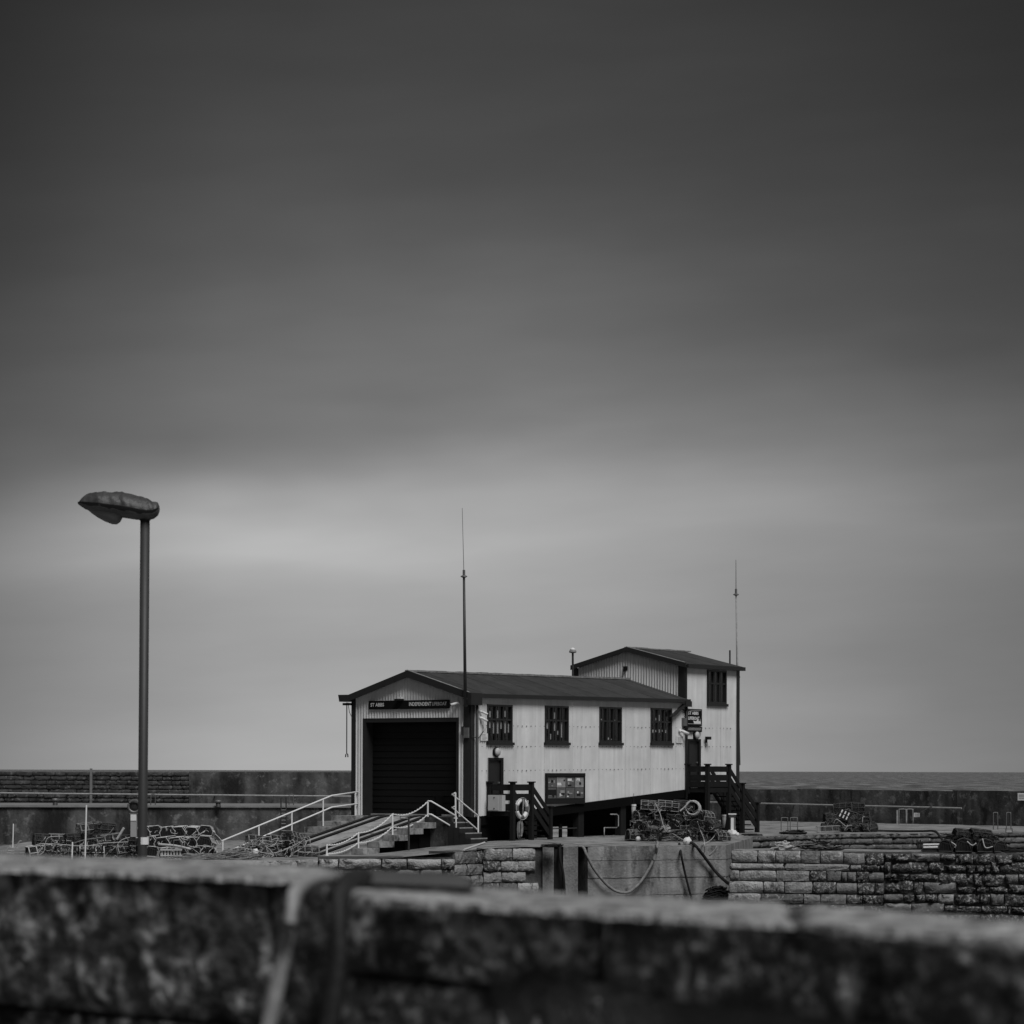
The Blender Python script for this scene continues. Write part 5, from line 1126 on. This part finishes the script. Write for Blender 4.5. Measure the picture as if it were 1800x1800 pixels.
for i, (pts, lab, mt) in enumerate([(((62, 1486), (75, 1483), (100, 1484), (150, 1487), (185, 1482), (225, 1480)), 'long pale line draped across the left creel pile', 'rope_pale'), (((65, 1503), (78, 1485), (86, 1472), (110, 1470)), 'bent pale line at the left end of the creel pile', 'rope_pale'), (((68, 1503), (77, 1497), (79, 1484)), 'short pale loop low at the left creel pile', 'rope_pale'), (((130, 1482), (150, 1476), (185, 1470), (200, 1455)), 'pale line slanting up the left creel pile', 'rope_grey'),
    (((205, 1476), (212, 1465), (218, 1455)), 'bright stout stick left of the small service post', 'rope_pale'), (((210, 1500), (207, 1485), (215, 1476), (228, 1472)), 'pale line hanging at the middle of the left creel pile', 'rope_pale'), (((278, 1484), (310, 1487), (335, 1493)), 'pale stout rope across the creels right of the lamp post', 'rope_pale'), (((393, 1502), (420, 1490), (470, 1500), (500, 1494), (528, 1480)), 'pale line trailing over the creels at the slipway foot', 'rope_pale')]):
    rope([P(u, v, 98.6) for u, v in pts], .045 if 'stout' in lab else .016, mt, lab, 'line', n=5)
tangle('rope_heap', 'rope_grey', 'loose heap of rope spilling right of the creel pile', 358, 1513, .95, .5, .30, 50, .014, 41, D=98.3)
tangle('rope_heap', 'rope_grey', 'tangled rope heap between creel pile and slipway creels', 418, 1511, .75, .45, .42, 60, .013, 42, D=98.6)
mound('sack', 'pale_box', 'pale flat sack at the foot of the long handrail', 'sack', 410, 1500, .28, .2, .12, 15, D=99.2)
# fish crate of pale slats
c = P(304, 1515, 97.6); N = thing('slatted_crate', 'pale slatted crate standing on end by the creel pile', 'crate', c); rz = Vector((0, 1, 0))
for v0, v1 in ((1491.5, 1495), (1502, 1505)): m = MB(); a = P(282, v1, 97.6); b = P(320, v0 + 1, 97.6); m.box((a + b) / 2, (b.x - a.x, .04, b.z - a.z)); m.build('cross_bar', 'pale_box', N)
for i in range(7): m = MB(); a = P(283.5 + i * 5.3, 1517, 97.66); b = P(286.5 + i * 5.3, 1493, 97.66); m.box((a + b) / 2, (b.x - a.x, .03, b.z - a.z)); m.build('slat', 'pale_box', N)
m = MB(); m.tube([P(u, v, 97.4) for u, v in ((305, 1490), (305.5, 1477), (317, 1476.5), (320, 1491))], .02, 5, closed=True); solo(m, 'wire_stand', 'rope_grey', 'thin grey wire frame standing above the slatted crate', 'frame', P(312, 1491, 97.4))
# service post and round drum near the street lamp
N = thing('service_post', 'small pale service post partly behind the street lamp', 'post', P(235.5, 1475, 99)); k = 99 / F
m = MB(); m.box(P(235.3, 1450, 99), (10.5 * k, .2, 42 * k)); m.build('case', 'letter_grey', N); m = MB(); m.box(P(235.3, 1437, 99) - Vector((0, .11, 0)), (10 * k, .02, 11 * k)); m.build('label_plate', 'white_plastic', N); m = MB(); m.box(P(235.3, 1430, 99), (14 * k, .24, .04)); m.build('cap', 'galvanised', N)
N = thing('round_float', 'dark round drum shape on the ledge behind the street lamp', 'drum', P(236, 1415, 124)); k = 124 / F
m = MB(); m.lathe(P(236, 1417, 124) + Vector((0, .2, 0)), [(10 * k, 0), (11 * k, .1), (11 * k, .3), (10 * k, .4)], 20, Vector((0, -1, 0))); m.build('drum', 'steel_dark', N, smooth=True)
m = MB(); m.tube([P(236, 1417, 123.7) + Vector((10.5 * k * math.cos(a / 20 * 6.283), 0, 10.5 * k * math.sin(a / 20 * 6.283))) for a in range(20)], .05, 5, closed=True); m.build('rim', 'galvanised', N)
# ------------------------------------------------------------------ near quay with the street lamp
NQ = thing('near_quay', None, None, (0, 25, -2.9), kind='structure')
m = MB(); m.hexa([Vector((x, y, z)) for z in (-7, -2.9) for x, y in ((-16, 4), (14, 4), (16, 42), (-26, 42))]); m.build('quay_block', 'quay_paving', NQ)
DL = 35.0; kL = DL / F
lp = P(250, 1770, DL); lp.z = -2.9; N = thing('street_lamp', 'dark street lamp post with a wrinkled covered lantern head', 'street lamp', lp)
m = MB(); top = P(255, 908, DL); b_ = P(250.2, 1515, DL); dirn = (top - b_).normalized(); base = b_ + dirn * ((-2.9 - b_.z) / dirn.z)
m.tube([base, b_, top], 8.4 * kL, 16); m.build('post', 'post_paint', N, smooth=True)
m = MB(); m.lathe(base, [(.16, 0), (.16, .05), (.1, .3), (.065, .34)], 14); m.build('base_flange', 'post_paint', N)
m = MB(); q = P(252.5, 1478, DL); m.tube([q - UP * .045, q + UP * .045], .0635, 12); m.build('label_band', 'white_plastic', N)
# lantern: wrinkled cover lofted along its length (photo outline gives top and underside heights)
prof = [(137, 884, 886, .01), (142, 877, 890, .06), (150, 870, 895, .10), (162, 866, 899, .14), (175, 864, 902, .165), (188, 864.5, 905, .175), (202, 865, 907, .18), (216, 865.5, 910, .18), (228, 867, 912, .175), (240, 870, 913.5, .17), (250, 874, 914.5, .16), (260, 877, 914.5, .15), (270, 881, 912, .14), (277, 884, 906, .12), (279.5, 888, 900, .07)]
m = MB(); n = 28
stn = []
for i in range(len(prof) - 1):
    for k in range(4): f = k / 4; stn.append([prof[i][j] + (prof[i + 1][j] - prof[i][j]) * f for j in range(4)])
stn.append(list(prof[-1]))
for (u, v0, v1, w) in stn:
    ct = P(u, (v0 * .35 + v1 * .65), DL)
    for k in range(n):
        a = 2 * math.pi * k / n; up = math.sin(a); hh = ((v1 - v0) * .65 if up > 0 else (v1 - v0) * .35) * kL
        wr = noise.noise(Vector((u * .11 + .9 * math.cos(a), a * .8, 3))) * .016 + noise.noise(Vector((u * .35 - 2.5 * up, a * 2, 7))) * .005
        wr *= (1 if up > -.1 else .25) * min(1, w / .1)
        m.v.append(ct + Vector((0, math.cos(a) * (w + wr), up * (hh + wr))))
for i in range(len(stn) - 1):
    for k in range(n): k2 = (k + 1) % n; m.f.append((i * n + k, i * n + k2, (i + 1) * n + k2, (i + 1) * n + k))
m.f.append(tuple(range(n))); m.f.append(tuple((len(stn) - 1) * n + k for k in range(n)))
m.build('lantern_cover', 'lantern_cover', N, smooth=True)
m = MB(); K = 13
for (u, v0, v1, w) in stn:
    ct = P(u, (v0 * .35 + v1 * .65), DL)
    for k in range(K):
        a = math.pi * (1.0 + k / (K - 1)) ; hh = (v1 - v0) * .35 * kL
        m.v.append(ct + Vector((0, math.cos(a) * (w + .012), math.sin(a) * (hh + .008) + .02)))
for i in range(len(stn) - 1):
    for k in range(K - 1): m.f.append((i * K + k, i * K + k + 1, (i + 1) * K + k + 1, (i + 1) * K + k))
m.build('lower_housing', 'black_paint', N, smooth=True)
m = MB(); pr = [(155, 897, .02), (162, 903, .07), (172, 910, .10), (185, 917, .12), (197, 921.5, .125), (205, 922, .12), (211, 918, .10), (215, 911, .07), (217, 906, .02)]
for (u, v, w) in pr:
    for k in range(14):
        a = math.pi * k / 13; ct = P(u, 897, DL); m.v.append(ct + Vector((0, math.cos(a) * w, -math.sin(a) * (v - 897) * kL)))
for i in range(len(pr) - 1):
    for k in range(13): m.f.append((i * 14 + k, i * 14 + k + 1, (i + 1) * 14 + k + 1, (i + 1) * 14 + k))
m.build('lantern_bowl', 'lantern_bowl', N, smooth=True)
m = MB(); m.tube([P(255, 915, DL), P(255, 903, DL)], 9.5 * kL, 14); m.tube([P(268, 909, DL), P(273, 907, DL)], .02, 6); m.build('spigot', 'black_paint', N)
# ------------------------------------------------------------------ foreground wall
FW = thing('harbour_parapet', 'rough lichen-spotted stone wall across the foreground, out of focus', 'stone wall', (0, 5, -1))
def fstone(name, pts_top_front, pts_top_back, zt, zb_, mat, seed, nx=44, nz=24, ny=16, amp=.02):
    """pts: two (x, y) ends of the front and back edges of the stone; a rounded, pitted block"""
    A, B = [Vector((*p, 0)) for p in pts_top_front]; C, D_ = [Vector((*p, 0)) for p in pts_top_back]; m = MB()
    rows = [(0, zb_ + (zt - zb_) * j / nz, 0) for j in range(nz + 1)] + [(j / ny, zt, 1) for j in range(1, ny + 1)] + [(1, zb_, 2)]
    for i in range(nx + 1):
        f = i / nx
        for (g, z, kind) in rows:
            p = A.lerp(B, f).lerp(C.lerp(D_, f), g); p.z = z
            q = Vector((p.x * 3, p.y * 3, p.z * 3 + seed))
            e = min(f, 1 - f) * (B - A).length
            cp_ = 'coping' in name
            rnd = max(0, 1 - e / .03) ** 2 * .02 + (max(0, 1 - (zt - z) / .03) ** 2 * .010 if kind == 0 and cp_ else 0) + (max(0, 1 - (z - zb_) / .04) ** 2 * .022 if kind == 0 and not cp_ else 0)
            if cp_ and kind == 0 and z < zt - .001: z += .004 * noise.noise(Vector((p.x * 26, seed, z * 3))); p.z = z
            dsp = amp * (noise.noise(q) + .7 * noise.noise(q * 2.7) + .55 * noise.noise(q * 7) + .35 * noise.noise(q * 17))
            if kind == 0: p.y += rnd - dsp
            elif kind == 1: p.z += dsp * .35 - max(0, 1 - g / .12) ** 2 * .012 - max(0, 1 - e / .05) ** 2 * .02
            m.v.append(p)
    L = len(rows)
    for i in range(nx):
        for j in range(L - 1): a = i * L + j; m.f.append((a, a + L, a + L + 1, a + 1))
    m.f.append(tuple(range(L))); m.f.append(tuple(nx * L + j for j in range(L)))
    return m.build(name, mat, FW, smooth=True)
def xy(u, D): return (px(u, 1500)[0] * D, D)
# left run (further) and right run (nearer, a little lower)
def run(us, z1, z0, Df, Db, mat, seed, ut, amp=.02, name='stone'):
    for i, (a, b) in enumerate(zip(us, us[1:])):
        nxx = int((b - a) / 7)
        ff = lambda u, E: E[0] + (E[1] - E[0]) * (u - ut[0]) / (ut[1] - ut[0])
        g = .8
        fstone(name, (xy(a + g, ff(a, Df)), xy(b - g, ff(b, Df))), (xy(a + g, ff(a, Db)), xy(b - g, ff(b, Db))), z1, z0, mat, seed + i * 11, amp=amp, nx=nxx)
zl = -.215; zr_ = -.229
UL = (0, 840); DfL = (6.25, 5.25); DbL = (7.35, 5.95)
run([-240, 604], zl, zl - .012, DfL, DbL, 'fore_lit_top', 5, UL, .013, 'coping_or_lit_top')  # thin pale skin: light on the wall top painted over the same stone
run([606, 832], zl - .003, zl - .0125, DfL, DbL, 'mortar', 35, UL, .012, 'dark_slab')  # darker slab along the right end of the left run
run([-240, 480, 832], zl - .0125, zl - .30, (6.255, 5.255), DbL, 'fore_stone', 50, UL, .035)
run([-240, 150, 832], zl - .31, zl - .66, (6.29, 5.3), DbL, 'fore_stone', 80, UL, .035)
UR = (610, 1800); DfR = (5.12, 3.90); DbR = (5.85, 4.42)
run([606, 1400, 2100], zr_, zr_ - .012, DfR, DbR, 'fore_lit_top', 105, UR, .013, 'coping_or_lit_top')  # nearer run gets the same skin with top light in its colour
run([602, 1060, 2100], zr_ - .0125, zr_ - .135, (5.122, 3.902), DbR, 'fore_stone', 150, UR, .03)
run([600, 870, 1480, 2100], zr_ - .145, zr_ - .50, (5.15, 3.93), DbR, 'fore_stone', 180, UR, .035)
m = MB(); m.hexa([Vector((x, y, z)) for z in (-2.89, zr_ - .12) for x, y in ((-.28, 5.22), (.86, 3.75), (.98, 4.1), (-.28, 5.7))]); m.hexa([Vector((x, y, z)) for z in (-2.89, zl - .10) for x, y in ((-1.65, 6.92), (-.06, 5.42), (-.06, 5.8), (-1.65, 7.45))]); m.build('wall_core', 'mortar', FW)
# iron ladder rails bent over the wall
N = thing('iron_ladder', 'blurred iron ladder rails bent over the foreground wall', 'ladder', P(480, 1800, 4.9))
m = MB(); m.tube([P(600, 1543, 5.25), P(560, 1545, 5.15), P(540, 1549, 5.05), P(528, 1556, 4.95), P(519, 1572, 4.9), P(503, 1650, 4.88), P(488, 1730, 4.88), P(470, 1812, 4.88), P(455, 1880, 4.88)], .0135, 10); m.build('rail', 'iron_pale', N, smooth=True)
m = MB(); m.tube([P(506, 1622, 4.85), P(504, 1634, 4.85)], .021, 8); m.build('joint_collar', 'iron_dark', N)
m = MB(); m.tube([P(640, 1541, 5.3), P(618, 1543, 5.2), P(607, 1552, 5.1), P(600, 1580, 5.05), P(592, 1680, 5.03), P(578, 1812, 5.03), P(570, 1880, 5.03)], .017, 10); m.build('rail', 'iron_dark', N, smooth=True)
